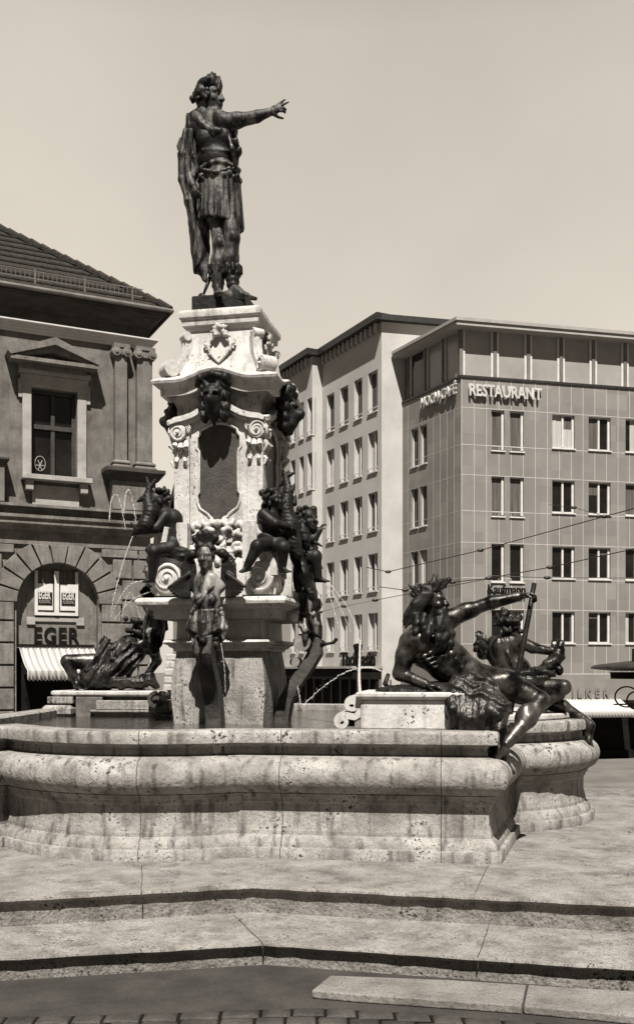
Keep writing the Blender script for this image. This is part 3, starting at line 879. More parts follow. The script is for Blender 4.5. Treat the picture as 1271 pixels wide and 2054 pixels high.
b_ = MB(); b_.box(wd2 - .9, wd2 - .3, -.03, -.001, bz(960, 56), bz(925, 56)); b_.build('window', M['glass'], dh)

# ------------------------------------------------------------------ old townhouse on the left
th = Fac(297, 28.0, R(26.0), -1.7)
tw = thing('townhouse', 'old soot stained townhouse with pedimented window, arched shop front and tiled hip roof', 'building', th.loc, th.a)
tu = lambda px, py, off=0.0: th.u(px, py, off)
xl = tu(-260, 900)[0]; D_ = 13.0
z_arch = tu(297, 703)[1]          # under the entablature bands
z_str = tu(297, 1075)[1]; z_strt = tu(297, 1030)[1]
z_band = z_arch; z_eave = tu(338, 622, .5)[1]
wx0_, wz0_ = tu(62, 956); wx1_, wz1_ = tu(154, 776)
zw0 = tu(105, 958)[1]; zw1 = tu(105, 782)[1]
w_ = MB(); w_.wall(xl, 0, z_str, z_band, [(wx0_, wx1_, zw0, zw1)], .3)
w_.add([(0, 0, 0), (0, D_, 0), (0, D_, z_band), (0, 0, z_band)], [[0, 1, 2, 3]])
w_.build('wall', M['render_old'], tw)
# window
fr = MB()
fr.box(wx0_, wx0_ + .10, .18, .28, zw0, zw1); fr.box(wx1_ - .10, wx1_, .18, .28, zw0, zw1)
fr.box(wx0_ + .1, wx1_ - .1, .18, .28, zw0, zw0 + .1); fr.box(wx0_ + .1, wx1_ - .1, .18, .28, zw1 - .1, zw1)
zm = zw0 + (zw1 - zw0) * .58; xm = (wx0_ + wx1_) / 2
fr.box(wx0_ + .1, wx1_ - .1, .15, .28, zm - .06, zm + .06); fr.box(xm - .05, xm + .05, .17, .279, zw0 + .1, zw1 - .1)
fo = fr.build('window', M['brownwood'], tw)
p_ = MB(); p_.add([(wx0_, .27, zw0), (wx1_, .27, zw0), (wx1_, .27, zw1), (wx0_, .27, zw1)], [[0, 1, 2, 3]]); p_.build('pane', M['glass'], fo)
# little light pattern hanging in the lower left pane
p_ = MB()
sx_, sz_ = tu(84, 930)
for a_ in range(6):
    q = R(60 * a_); p_.tube([(sx_, .255, sz_), (sx_ + .11 * math.cos(q), .255, sz_ + .16 * math.sin(q))], .012, 5)
p_.tube([(sx_ + .14 * math.cos(R(20 * i)), .255, sz_ + .05 + .2 * math.sin(R(20 * i))) for i in range(19)], .010, 5)
p_.build('pane_ornament', M['trim'], fo)
# surround with ears, lintel, pediment, sill
su = MB()
ea, eb = tu(44, 800)[0], tu(172, 800)[0]
ztop_l = tu(105, 768)[1]
su.box(ea, wx0_ - .001, -.10, 0, zw0, ztop_l); su.box(wx1_ + .001, eb, -.10, 0, zw0, ztop_l)
su.box(ea - .05, eb + .05, -.12, 0, zw1 + .002, ztop_l + .15)
su.box(tu(36, 800)[0], ea - .001, -.09, 0, tu(105, 805)[1], ztop_l); su.box(eb + .001, tu(180, 800)[0], -.09, 0, tu(105, 805)[1], ztop_l)
su.box(ea - .1, eb + .1, -.2, 0, ztop_l + .151, ztop_l + .28)
su.build('window_surround', M['trim'], tw, bevel=.012)
pe = MB(); pa, pb_ = tu(20, 735, .4)[0], tu(195, 735, .4)[0]; pm = (pa + pb_) / 2
pz0 = tu(105, 750)[1]; pz1 = tu(105, 733)[1]; apz = tu(105, 691)[1]
pe.box(pa + .25, pb_ - .25, -.25, 0, pz0, pz0 + .12)
pe.box(pa, pb_, -.55, 0, pz1 - .1, pz1)
pe.prism([(pa, pz1 + .002), (pm, apz - .17), (pb_, pz1 + .002), (pb_ + .08, pz1 + .09), (pm, apz + .03), (pa - .08, pz1 + .09)], -.58, 0)
pe.prism([(pa + .22, pz1 + .003), (pm, apz - .32), (pb_ - .22, pz1 + .003), (pb_ - .02, pz1 + .003), (pm, apz - .173), (pa + .02, pz1 + .003)], -.45, 0)
pe.build('pediment', M['sand'], tw)
tm = MB(); tm.prism([(pa + .9, pz1 + .05), (pb_ - .9, pz1 + .05), (pm, apz - .45)], -.12, -.01); tm.build('tympanum', M['trim'], tw)
si = MB(); sa2, sb2 = tu(41, 960)[0], tu(180, 960)[0]
si.box(sa2, sb2, -.35, 0, zw0 - .13, zw0 - .002)
si.box(sa2 + .1, sa2 + .3, -.25, 0, zw0 - .4, zw0 - .131); si.box(sb2 - .3, sb2 - .1, -.25, 0, zw0 - .4, zw0 - .131)
si.box(tu(64, 985)[0], tu(158, 985)[0], -.06, 0, tu(105, 1025)[1], tu(105, 975)[1])
si.build('window_sill', M['trim'], tw, bevel=.01)
# entablature, cove and gutter: profiles around the block
en = MB(); zb0 = z_band
en.rect_loft(xl, 0, 0, D_, [(.02, z_arch), (.05, z_arch + .001), (.05, z_arch + .07), (.10, z_arch + .075), (.10, z_arch + .15), (.16, z_arch + .155), (.16, z_arch + .21), (.24, z_arch + .235), (.24, z_arch + .27)])
en.build('architrave', M['white'], tw)  # sunlit look put into the colour: white bands under the eaves
co = MB(); z0c = z_arch + .271; hc = z_eave - z0c
co.rect_loft(xl, 0, 0, D_, [(.03, z0c), (.03, z0c + hc * .45), (.06, z0c + hc * .5), (.12, z0c + hc * .62), (.23, z0c + hc * .74), (.36, z0c + hc * .82), (.37, z0c + hc * .86), (.42, z0c + hc * .88), (.44, z0c + hc)])
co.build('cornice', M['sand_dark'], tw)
zr = z_eave
ro = MB(); ov = .50; rp = .77
hx = D_ / 2
vs = [(xl - ov, -ov, zr), (ov, -ov, zr), (ov, D_ + ov, zr), (xl - ov, D_ + ov, zr), (-hx + 0, hx, zr + (hx + ov) * rp), (xl + hx, hx, zr + (hx + ov) * rp)]
if xl + hx > -hx: vs[5] = (-hx - .1, hx, zr + (hx + ov) * rp)
ro.add(vs, [[0, 1, 4, 5], [1, 2, 4], [2, 3, 5, 4], [3, 0, 5], [3, 2, 1, 0]])
roo = ro.build('roof', M['tile'], tw)
hp = MB()
for i in range(26):
    t0 = i / 26; t1 = (i + 1.05) / 26
    A = Vector(vs[1]); B = Vector(vs[4])
    hp.tube([A.lerp(B, t0) + Vector((0, 0, .03)), A.lerp(B, t1) + Vector((0, 0, .06))], [.10, .115], 7)
hp.build('ridge_tiles', M['tile'], roo)
# tile courses on the front slope
tc_ = MB()
for i in range(1, 17):
    h_ = i * .30; y_ = -ov + h_ / rp
    tc_.box(xl, ov - (y_ + ov) - .1, y_ - .05, y_ + .02, zr + h_ - .01, zr + h_ + .035)
tc_.build('tile_courses', M['tile'], roo)
gt = MB(); gt.tube([(xl, -.53, zr - .02), (.53, -.53, zr - .02), (.53, 6, zr - .02)], .07, 8); gt.build('gutter', M['zinc'], tw)
sg = MB()
ys_ = -ov + .35; zs_ = zr + .35 * rp
x = xl
while x < -.3:
    sg.box(x, x + .05, ys_ - .03, ys_ + .03, zs_ - .02, zs_ + .36); x += 1.32
for zz in (.1, .3): sg.box(xl, -.2, ys_ - .012, ys_ + .012, zs_ + zz, zs_ + zz + .025)
x = xl
while x < -.3:
    sg.box(x, x + .014, ys_ - .008, ys_ + .008, zs_ + .05, zs_ + .33); x += .12
sg.build('snow_guard', M['zinc'], tw)
# pilasters with ionic capitals on a pedestal
pz_b = tu(250, 946)[1]; pz_t = z_arch - .002
for a, b in ((227, 251), (271, 296)):
    x0_, x1_ = tu(a, 800)[0], tu(b, 800)[0]
    if b == 296: x1_ = .06
    p_ = MB()
    p_.box(x0_, x1_, -.22, 0.0, pz_b + .28, pz_t - .30)
    p_.rect_loft(x0_, x1_, -.22, -.001, [(.10, pz_b), (.10, pz_b + .1), (.05, pz_b + .13), (.08, pz_b + .18), (.08, pz_b + .22), (.0, pz_b + .279)])
    po = p_.build('pilaster', M['render_old'], tw, bevel=.01)
    c_ = MB(); c_.box(x0_ - .06, x1_ + .06, -.30, 0, pz_t - .10, pz_t - .001); c_.box(x0_ + .02, x1_ - .02, -.27, 0, pz_t - .299, pz_t - .101)
    for xx in (x0_ + .02, x1_ - .02):
        c_.T = Matrix.Translation((xx, 0, pz_t - .22)); c_.lathe([(.05, -.34), (.06, -.335), (.065, -.31), (.12, -.31), (.13, -.30), (.13, 0.0)], 16, 'y'); c_.T = None
    c_.build('capital', M['sand'], po, smooth=30)
pd = MB(); xa_, xb_ = tu(208, 975)[0], .35
pd.rect_loft(xa_ + .15, xb_ - .25, -.40, -.002, [(0, z_strt), (0, pz_b - .34)])
pd.build('pilaster_pedestal', M['sand'], tw)
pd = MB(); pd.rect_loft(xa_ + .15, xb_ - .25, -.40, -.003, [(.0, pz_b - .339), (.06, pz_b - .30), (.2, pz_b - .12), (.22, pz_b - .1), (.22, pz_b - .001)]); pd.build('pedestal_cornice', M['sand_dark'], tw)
# second pilaster pedestal at the left picture edge
xe = tu(12, 975)[0]
pd = MB(); pd.rect_loft(xe - 2.0, xe - .1, -.40, -.002, [(0, z_strt), (0, pz_b - .2)]); pd.build('pilaster_pedestal', M['sand'], tw)
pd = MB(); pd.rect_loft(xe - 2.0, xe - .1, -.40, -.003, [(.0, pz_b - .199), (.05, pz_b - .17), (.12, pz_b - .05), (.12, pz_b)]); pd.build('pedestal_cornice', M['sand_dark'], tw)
# string course
st = MB(); st.rect_loft(xl, 0, 0, D_, [(.05, z_str - .42), (.05, z_str - .06), (.12, z_str - .05), (.16, z_str + .05), (.30, z_str + .1), (.30, z_str + .22), (.36, z_str + .25), (.36, z_str + .33), (.18, z_str + .36), (.16, z_str + .52), (.42, z_str + .53), (.42, z_str + .60), (.16, z_strt)])
st.build('string_course', M['sand'], tw)
# rusticated ground floor: blocks with open joints, arch of voussoirs
ax0, ax1 = tu(33, 1210)[0], tu(197, 1210)[0]; axc = (ax0 + ax1) / 2; ar = (ax1 - ax0) / 2
zsp = tu(115, 1130)[1] - ar
zt_ = z_str - .421
ru_ = MB(); g_ = .055
cuts = [tu(250, y)[1] for y in (1122, 1163, 1205, 1250, 1292, 1335, 1378, 1421, 1464)]
courses = [zt_] + cuts + [0]
wv = [(1.62, i) for i in range(9)]
R1 = 1.58 * ar
for i in range(len(courses) - 1):
    zt2, zb2 = courses[i] - g_ / 2, courses[i + 1] + g_ / 2
    if zt2 - zb2 < .05: continue
    off = .35 if i % 2 else 0
    for xa2, xb2 in ((ax1, 0.0), (ax1 - 2 * ar - 2.3, ax0)):
        # keep clear of the voussoir ring
        zc2 = (zt2 + zb2) / 2
        xlim = 0
        if zc2 > zsp:
            hh = max(0.0, R1 ** 2 - (zc2 - zsp) ** 2) ** .5
            xlim = max(0, hh - ar)
        if xa2 == ax1: u0, u1 = ax1 + xlim + g_, 0.0
        else: u0, u1 = xa2, ax0 - xlim - g_
        x = u0; first = True
        cutsx = [u0]
        stepx = 1.05
        q = u0 + (stepx * (.55 if i % 2 else 1.0))
        while q < u1 - .3: cutsx.append(q); q += stepx
        cutsx.append(u1)
        for c_a, c_b in zip(cutsx[:-1], cutsx[1:]):
            if c_b - c_a > .08: ru_.box(c_a + g_ / 2, c_b - g_ / 2 if c_b < -.01 else .03, -.10, 0, zb2, zt2)
nv = 11
for k in range(nv):
    a0 = math.pi * k / nv + .017; a1 = math.pi * (k + 1) / nv - .017
    ro_ = R1 * (1.0 if k != nv // 2 else 1.06)
    pts = [(axc + ar * math.cos(a), zsp + ar * math.sin(a)) for a in (a0, (a0 + a1) / 2, a1)] + [(axc + ro_ * math.cos(a), min(zsp + ro_ * math.sin(a), zt_ - .002)) for a in (a1, (a0 + a1) / 2, a0)]
    ru_.prism(pts, -.12 if k != nv // 2 else -.17, 0)
ru_.build('rusticated_wall', M['sand'], tw, bevel=.012)
# backing wall with arched opening, reveal
bk = MB(); na = 20
arcp = [(axc + ar * math.cos(math.pi * i / na), zsp + ar * math.sin(math.pi * i / na)) for i in range(na + 1)]
bk.add([(x, .02, z) for x, z in [(0, 0), (0, zt_), (xl, zt_), (xl, 0), (ax0, 0)] + arcp[::-1] + [(ax1, 0)]], [list(range(5 + na + 2))[::-1]])
full = [(ax1, 0)] + arcp + [(ax0, 0)]
for (xa2, za2), (xb2, zb2) in zip(full[:-1], full[1:]):
    bk.add([(xa2, .02, za2), (xb2, .02, zb2), (xb2, .5, zb2), (xa2, .5, za2)], [[0, 1, 2, 3]])
bk.build('ground_floor_wall', M['sand'], tw)
ifl = MB(); iz = tu(115, 1300, -.25)[1]
ifl.add([(x, .25, z) for x, z in [(ax1, iz)] + arcp + [(ax0, iz)]], [list(range(na + 3))]); ifl.build('arch_infill', M['sand'], tw)
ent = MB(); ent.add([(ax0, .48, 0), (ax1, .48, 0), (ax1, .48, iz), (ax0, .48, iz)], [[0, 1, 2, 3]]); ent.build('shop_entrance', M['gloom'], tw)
# window in the arch with two posters
wa, wz_b = tu(69, 1234, -.22); wb_, wz_t = tu(156, 1148, -.22)
f_ = MB(); f_.box(wa, wa + .08, 0.160, 0.249, wz_b, wz_t); f_.box(wb_ - .08, wb_, 0.160, 0.249, wz_b, wz_t); f_.box((wa + wb_) / 2 - .06, (wa + wb_) / 2 + .06, 0.150, 0.248, wz_b, wz_t)
f_.box(wa + .08, wb_ - .08, 0.160, 0.247, wz_b, wz_b + .08)
awn = f_.build('window', M['white'], tw)
p_ = MB(); p_.box(wa + .08, wb_ - .08, 0.200, 0.246, wz_b + .08, wz_t); p_.build('pane', M['curtain'], awn)
for xa2, xb2 in ((wa + .04, (wa + wb_) / 2 - .10), ((wa + wb_) / 2 + .10, wb_ - .04)):
    pw_ = xb2 - xa2
    p_ = MB(); p_.box(xa2, xb2, 0.175, 0.199, wz_b + .14, tu(115, 1172, -.22)[1]); pp = p_.build('poster', M['white'], awn)
    zpt, zpb = tu(90, 1188, -.22)[1], tu(90, 1214, -.22)[1]
    p_ = MB(); p_.box(xa2 + .03, xb2 - .02, 0.162, 0.174, zpb, zpt); p_.build('poster_band', M['black'], pp)
    text_mesh('lettering', 'EGER', .21, .01, M['letter'], pp, (xa2 + .06, .157, zpb + .17), bold=.012, width=pw_ - .12)
    text_mesh('lettering', 'KLEIDUNG', .09, .008, M['trim'], pp, (xa2 + .07, .157, zpb + .05), width=pw_ - .14)
f_ = MB(); sa2, sz2 = tu(55, 1246, -.1); sb2, _ = tu(171, 1246, -.1)
f_.box(sa2, sb2, 0.20, 0.249, sz2, sz2 + .12); f_.box(sa2, sa2 + .22, 0.19, 0.249, sz2 - .09, sz2 - .001); f_.box(sb2 - .22, sb2, 0.19, 0.249, sz2 - .09, sz2 - .001)
f_.build('arch_sill', M['trim'], tw, bevel=.01)
tx0, tz0 = tu(69, 1292, -.22); tx1, tz1 = tu(159, 1259, -.22)
text_mesh('lettering', 'EGER', (tz1 - tz0) * .92, .04, M['black'], tw, (tx0, .225, tz0 + .03), bold=.010, spacing=1.12, width=tx1 - tx0, label='thick black shop letters')
aa, az = tu(38, 1299); ab, _ = tu(188, 1299)
awning(tw, aa, ab, az, .62, 1.25, M['stripe'], shift=0.0)
bar = MB(); bar.box(aa, ab, -.06, -.001, az + .02, az + .09)
bar.tube([(aa + .05, -.02, az - .5), (aa + .03, -1.24, az - .66)], .015, 6); bar.build('awning_rail', M['black'], tw)
# ------------------------------------------------------------------ sculpting: rounded solids blended on a grid, then skinned
def surfnets(D, o, h):
    s = D < 0
    c = np.zeros(tuple(n - 1 for n in D.shape), np.int8)
    corners = [(i, j, k) for i in (0, 1) for j in (0, 1) for k in (0, 1)]
    sh = c.shape
    for i, j, k in corners: c += s[i:i + sh[0], j:j + sh[1], k:k + sh[2]]
    act = (c > 0) & (c < 8)
    idx = np.full(sh, -1, np.int64); A = np.argwhere(act); idx[act] = np.arange(len(A))
    V = np.stack([D[A[:, 0] + i, A[:, 1] + j, A[:, 2] + k] for i, j, k in corners], 1)
    acc = np.zeros((len(A), 3)); cnt = np.zeros(len(A))
    for a in range(8):
        for b in range(a + 1, 8):
            ca, cb_ = np.array(corners[a]), np.array(corners[b])
            if np.abs(ca - cb_).sum() != 1: continue
            va, vb = V[:, a], V[:, b]; m = (va < 0) != (vb < 0)
            t = va[m] / (va[m] - vb[m])
            acc[m] += ca + (cb_ - ca) * t[:, None]; cnt[m] += 1
    P = (A + acc / cnt[:, None]) * h + o
    Q = []
    def quads(e, cells, flip_base):
        pos = np.argwhere(e[0] != e[1]); 
        return pos
    nx, ny, nz = D.shape
    a = s[:-1, 1:-1, 1:-1]; b = s[1:, 1:-1, 1:-1]; E = np.argwhere(a != b); ins = a[a != b]
    i, j, k = E[:, 0], E[:, 1] + 1, E[:, 2] + 1
    q = np.stack([idx[i, j - 1, k - 1], idx[i, j, k - 1], idx[i, j, k], idx[i, j - 1, k]], 1); q[~ins] = q[~ins][:, ::-1]; Q.append(q)
    a = s[1:-1, :-1, 1:-1]; b = s[1:-1, 1:, 1:-1]; E = np.argwhere(a != b); ins = a[a != b]
    i, j, k = E[:, 0] + 1, E[:, 1], E[:, 2] + 1
    q = np.stack([idx[i - 1, j, k - 1], idx[i, j, k - 1], idx[i, j, k], idx[i - 1, j, k]], 1); q[ins] = q[ins][:, ::-1]; Q.append(q)
    a = s[1:-1, 1:-1, :-1]; b = s[1:-1, 1:-1, 1:]; E = np.argwhere(a != b); ins = a[a != b]
    i, j, k = E[:, 0] + 1, E[:, 1] + 1, E[:, 2]
    q = np.stack([idx[i - 1, j - 1, k], idx[i, j - 1, k], idx[i, j, k], idx[i - 1, j, k]], 1); q[~ins] = q[~ins][:, ::-1]; Q.append(q)
    return P, np.concatenate(Q)

def vec(*a): return np.array(a, float)
def unit(v): v = np.asarray(v, float); return v / (np.linalg.norm(v) + 1e-9)
def basis(fwd, up):
    f = unit(fwd); r = unit(np.cross(f, up)); u = np.cross(r, f)
    return np.stack([r, f, u], 0)               # rows: right, forward, up

class Sculpt:
    """px(x, y, d): photo pixel + depth offset from the figure's own distance -> local metres"""
    def __init__(s, px=0, py=0, Y=1.0):
        s.P = []; s.Y = Y; s.px0 = px; s.py0 = py
        s.X = (px - CX) * Y / FPX; s.Z = EYE - (py - HZ) * Y / FPX
    @property
    def loc(s): return (s.X, s.Y, s.Z)
    def p(s, x, y, d=0.0):
        q = s.Y + d
        return vec((x - CX) * q / FPX - s.X, d, EYE - (y - HZ) * q / FPX - s.Z)
    def m(s, n): return n * s.Y / FPX            # pixels to metres
    def cap(s, a, b, ra, rb=None, k=.02, fold=None, sub=False):
        rb = ra if rb is None else rb
        a = np.asarray(a, float); b = np.asarray(b, float); mr_ = max(ra, rb)
        s.P.append((np.minimum(a, b) - mr_, np.maximum(a, b) + mr_, k, fold, sub, ('c', a, b, ra, rb)))
    def chain(s, pts, rs, k=.02, fold=None):
        for i in range(len(pts) - 1):
            s.cap(pts[i], pts[i + 1], rs[i] if hasattr(rs, '__len__') else rs, rs[i + 1] if hasattr(rs, '__len__') else rs, k, fold)
    def ell(s, c, r, B=None, k=.02, fold=None, sub=False):
        c = np.asarray(c, float); r = np.asarray(r, float) if hasattr(r, '__len__') else vec(r, r, r)
        B = np.eye(3) if B is None else B
        e = np.abs(B.T) @ r
        s.P.append((c - e, c + e, k, fold, sub, ('e', c, r, B)))
    def mesh(s, h):
        lo = np.min([q[0] for q in s.P if not q[4]], 0) - 3 * h - .01; hi = np.max([q[1] for q in s.P if not q[4]], 0) + 3 * h + .01
        n = np.ceil((hi - lo) / h).astype(int) + 1
        D = np.full(n, 0.5, np.float32)
        for a, b, k, fold, sub, g in s.P:
            am = (fold[1] if fold else 0) + k + 2.5 * h
            i0 = np.maximum(0, np.floor((a - am - lo) / h).astype(int)); i1 = np.minimum(n, np.ceil((b + am - lo) / h).astype(int) + 1)
            if np.any(i1 <= i0): continue
            X = (lo[0] + h * np.arange(i0[0], i1[0]))[:, None, None]; Yy = (lo[1] + h * np.arange(i0[1], i1[1]))[None, :, None]; Z = (lo[2] + h * np.arange(i0[2], i1[2]))[None, None, :]
            if g[0] == 'c':
                _, A, Bp, ra, rb = g; ab = Bp - A; L = max(1e-9, float(ab @ ab))
                t = np.clip(((X - A[0]) * ab[0] + (Yy - A[1]) * ab[1] + (Z - A[2]) * ab[2]) / L, 0, 1)
                d = np.sqrt((X - A[0] - t * ab[0]) ** 2 + (Yy - A[1] - t * ab[1]) ** 2 + (Z - A[2] - t * ab[2]) ** 2) - (ra + (rb - ra) * t)
            else:
                _, c, r, Bm = g
                x, y, z = X - c[0], Yy - c[1], Z - c[2]
                u = (x * Bm[0][0] + y * Bm[0][1] + z * Bm[0][2]) / r[0]; v = (x * Bm[1][0] + y * Bm[1][1] + z * Bm[1][2]) / r[1]; w_ = (x * Bm[2][0] + y * Bm[2][1] + z * Bm[2][2]) / r[2]
                k0 = np.sqrt(u * u + v * v + w_ * w_); k1 = np.sqrt((u / r[0]) ** 2 + (v / r[1]) ** 2 + (w_ / r[2]) ** 2) + 1e-9
                d = k0 * (k0 - 1) / k1
            if fold:
                dr, amp, fr = unit(fold[0]), fold[1], fold[2]
                cr_ = unit(np.cross(dr, (.3, .5, .8)))
                ph_ = (X * dr[0] + Yy * dr[1] + Z * dr[2]) * fr
                cc = X * cr_[0] + Yy * cr_[1] + Z * cr_[2]
                ph_ = ph_ + 1.3 * np.sin(cc * fr * .33 + 1.0) + .7 * np.sin(cc * fr * .71 + X * 9)
                d = d + amp * (np.abs(np.sin(ph_ * .5)) * 1.5 - .75)
            S_ = D[i0[0]:i1[0], i0[1]:i1[1], i0[2]:i1[2]]
            if sub:
                hh = np.maximum(k - np.abs(S_ + d), 0) / k; S_[...] = np.maximum(S_, -d) + hh * hh * k * .25
            else:
                hh = np.maximum(k - np.abs(S_ - d), 0) / k; S_[...] = np.minimum(S_, d) - hh * hh * k * .25
        return surfnets(D, lo, h)
    def build(s, name, h, m, parent=None, loc=None, label=None):
        V, F = s.mesh(h)
        me = bpy.data.meshes.new(name)
        me.from_pydata(V.tolist(), [], F.tolist()); me.materials.append(m); me.update(); me.shade_smooth()
        o = bpy.data.objects.new(name, me); COL.objects.link(o)
        if parent is not None: o.parent = parent
        if loc is not None: o.location = loc
        if label: o['label'] = label
        return o

def head(S, c, fwd, up, sz, hair=None, beard=None, curls=0, seed=3, tuft=.3, neckto=None, neckr=.45):
    """sz: face height (chin to crown)"""
    B = basis(fwd, up); r, f, u = B
    P = lambda x, y, z: c + (r * x + f * y + u * z) * sz
    k = .10 * sz
    S.ell(P(0, -.04, .12), vec(.30, .38, .36) * sz, B, k)
    S.ell(P(0, .10, -.16), vec(.235, .27, .32) * sz, B, k)
    S.ell(P(0, .24, -.38), vec(.12, .12, .10) * sz, B, .07 * sz)
    S.cap(P(-.17, .27, .09), P(.17, .27, .09), .065 * sz, .065 * sz, .05 * sz)            # brow
    S.cap(P(0, .33, .06), P(0, .43, -.13), .045 * sz, .062 * sz, .035 * sz)               # nose
    S.ell(P(.045, .38, -.13), .05 * sz, None, .03 * sz); S.ell(P(-.045, .38, -.13), .05 * sz, None, .03 * sz)
    for q in (-1, 1):
        S.ell(P(.115 * q, .35, .02), vec(.075, .07, .05) * sz, B, .03 * sz, sub=True)
        S.ell(P(.115 * q, .285, .015), .052 * sz, None, .012 * sz)
        S.ell(P(.17 * q, .22, -.12), vec(.09, .1, .09) * sz, B, .06 * sz)
        S.ell(P(.30 * q, -.03, -.02), vec(.045, .08, .12) * sz, B, .03 * sz)
    S.cap(P(-.07, .355, -.235), P(.07, .355, -.235), .028 * sz, .028 * sz, .015 * sz)
    S.cap(P(-.06, .345, -.285), P(.06, .345, -.285), .034 * sz, .034 * sz, .015 * sz)
    if neckto is not None: S.cap(P(0, -.06, -.15), neckto, .22 * sz, .26 * sz, .08 * sz)
    return P, B
def hand(S, wr, d, nrm, L, curl=.5, thumb=1, spread=.2, point=None):
    """palm along d, nrm out of the back of the hand; point: indices of straight fingers"""
    d = unit(d); nrm = unit(nrm - d * np.dot(nrm, d)); sd = np.cross(d, nrm)
    B = np.stack([sd, d, nrm], 0)
    S.ell(wr + d * L * .26, vec(.21 * L, .30 * L, .105 * L), B, .04 * L)
    for i in range(4):
        q = (i - 1.5) / 1.5
        a = wr + d * L * (.50 - .03 * q * q) + sd * q * .165 * L
        ln = L * (.40, .46, .43, .33)[i]
        cv = curl if not (point and i in point) else .08
        p0 = a; dirv = unit(d + sd * q * spread)
        for j in range(3):
            ang = cv * (j + .6) * .75
            dv = unit(dirv * math.cos(ang) - nrm * math.sin(ang))
            p1 = p0 + dv * ln * (.42, .32, .26)[j]
            S.cap(p0, p1, L * (.062, .056, .05)[j], L * (.056, .05, .042)[j], .015 * L); p0 = p1
    t0 = wr + d * L * .12 + sd * thumb * .17 * L
    t1 = t0 + unit(d * .75 + sd * thumb * .8 - nrm * .35) * L * .25; t2 = t1 + unit(d * .9 + sd * thumb * .2 - nrm * (.3 + curl * .5)) * L * .24
    S.cap(t0, t1, .08 * L, .065 * L, .04 * L); S.cap(t1, t2, .065 * L, .05 * L, .015 * L)
def foot(S, an, d, up, L, k=.02):
    d = unit(d); up = unit(up - d * np.dot(up, d)); sd = np.cross(d, up)
    heel = an - d * L * .22 - up * L * .20; ball = an + d * L * .48 - up * L * .24
    S.cap(an, an + d * L * .12 - up * L * .1, .17 * L, .17 * L, .05 * L)
    S.cap(heel, ball, .15 * L, .12 * L, .06 * L); S.cap(an, ball, .14 * L, .10 * L, .08 * L)
    for i in range(5):
        q = (i - 2) / 2
        a = ball + sd * q * .14 * L; b = a + d * L * (.26 - .03 * i) - up * L * .02
        S.cap(a, b, .065 * L, (.055 if i else .065) * L, .03 * L)
def curlset(S, P, B, sz, n, seed, region, r=.09, k=.02):
    rr = random.Random(seed)
    for _ in range(n):
        x, y, z = region(rr)
        S.ell(P(x, y, z), vec(rr.uniform(.7, 1.3), rr.uniform(.7, 1.3), rr.uniform(.7, 1.4)) * r * sz, None, k * sz)

def sq_loft(mb, prof, n=24, bw=.62):
    """square rings (half width, z, arch) - arch lifts the middle of each side"""
    vs = []; fs = []; N = 4 * n
    for w_, z, amp in prof:
        for sd in range(4):
            c, q = [(1, 0), (0, 1), (-1, 0), (0, -1)][sd]
            for i in range(n):
                t = -1 + 2 * i / n
                b = .5 * (1 + math.cos(math.pi * min(1, abs(t) / bw)))
                x, y = t * w_, -w_
                vs.append((x * c - y * q, x * q + y * c, z + amp * b))
    for l in range(len(prof) - 1):
        for k in range(N): fs.append([l * N + k, l * N + (k + 1) % N, (l + 1) * N + (k + 1) % N, (l + 1) * N + k])
    fs.append(list(range(N))[::-1]); fs.append([(len(prof) - 1) * N + k for k in range(N)])
    mb.add(vs, fs)
def volute(mb, x, z, r, y0, y1, hand_=1):
    """scroll seen end-on: drum with a raised spiral on its front"""
    T = mb.T
    base = T if T is not None else Matrix.Identity(4)
    mb.T = base @ Matrix.Translation((x, 0, z))
    mb.lathe([(r * .9, y0 + .025), (r, y0 + .035), (r, y1)], 24, 'y')
    pts = []
    for i in range(40):
        a = i / 39 * 2 * math.pi * 1.9; q = r * (1 - .78 * i / 39) - r * .06
        pts.append((q * math.cos(a * hand_), y0 + .022, q * math.sin(a * hand_)))
    mb.tube(pts, [r * .13 * (1 - .55 * i / 39) for i in range(40)], 7)
    mb.lathe([(.001, y0 - .015), (r * .16, y0 - .005), (r * .2, y0 + .03), (r * .2, y0 + .05)], 12, 'y')
    mb.T = T

# ------------------------------------------------------------------ fountain column
ZC = .9
PROT = R(-11.5)
KS = .94
def zl(py, w=.47): return EYE + (HZ - py) * (PY - w * KS) / FPX - ZC
col = thing('fountain_column', 'tall carved white marble fountain column with dark inscription panels, scrolls and cornices', 'column', (PX, PY, ZC), PROT)
col.scale = (KS, KS, 1)
b = MB()
sq_loft(b, [(.485, 0, 0), (.495, zl(1440, .495), 0), (.515, zl(1400, .515), 0), (.515, zl(1380, .515), 0), (.50, zl(1345, .50), 0), (.475, zl(1315, .475), 0), (.47, zl(1306, .47), 0)])
b.build('pedestal', M['marble'], col, smooth=30)
b = MB(); sq_loft(b, [(.49, zl(1305.9, .49), 0), (.50, zl(1301, .50), 0), (.535, zl(1297, .535), 0), (.54, zl(1294, .54), 0), (.57, zl(1292, .57), 0), (.585, zl(1288, .585), 0), (.57, zl(1283, .57), 0), (.47, zl(1282, .47), 0), (.465, zl(1250, .465), 0), (.47, zl(1243, .47), 0)])
b.build('pedestal_moulding', M['marble_clean'], col, smooth=30)
b = MB(); sq_loft(b, [(.52, zl(1244, .52), 0), (.60, zl(1242, .60), 0), (.655, zl(1240, .655), 0), (.66, zl(1224, .66), 0), (.67, zl(1222.5, .67), 0), (.70, zl(1221, .70), 0), (.705, zl(1219, .705), 0), (.76, zl(1214, .76), 0), (.80, zl(1212, .80), 0), (.812, zl(1205, .812), 0), (.80, zl(1199, .80), 0), (.77, zl(1197, .77), 0)])
b.build('table_slab', M['marble_clean'], col, smooth=30, bevel=.006)
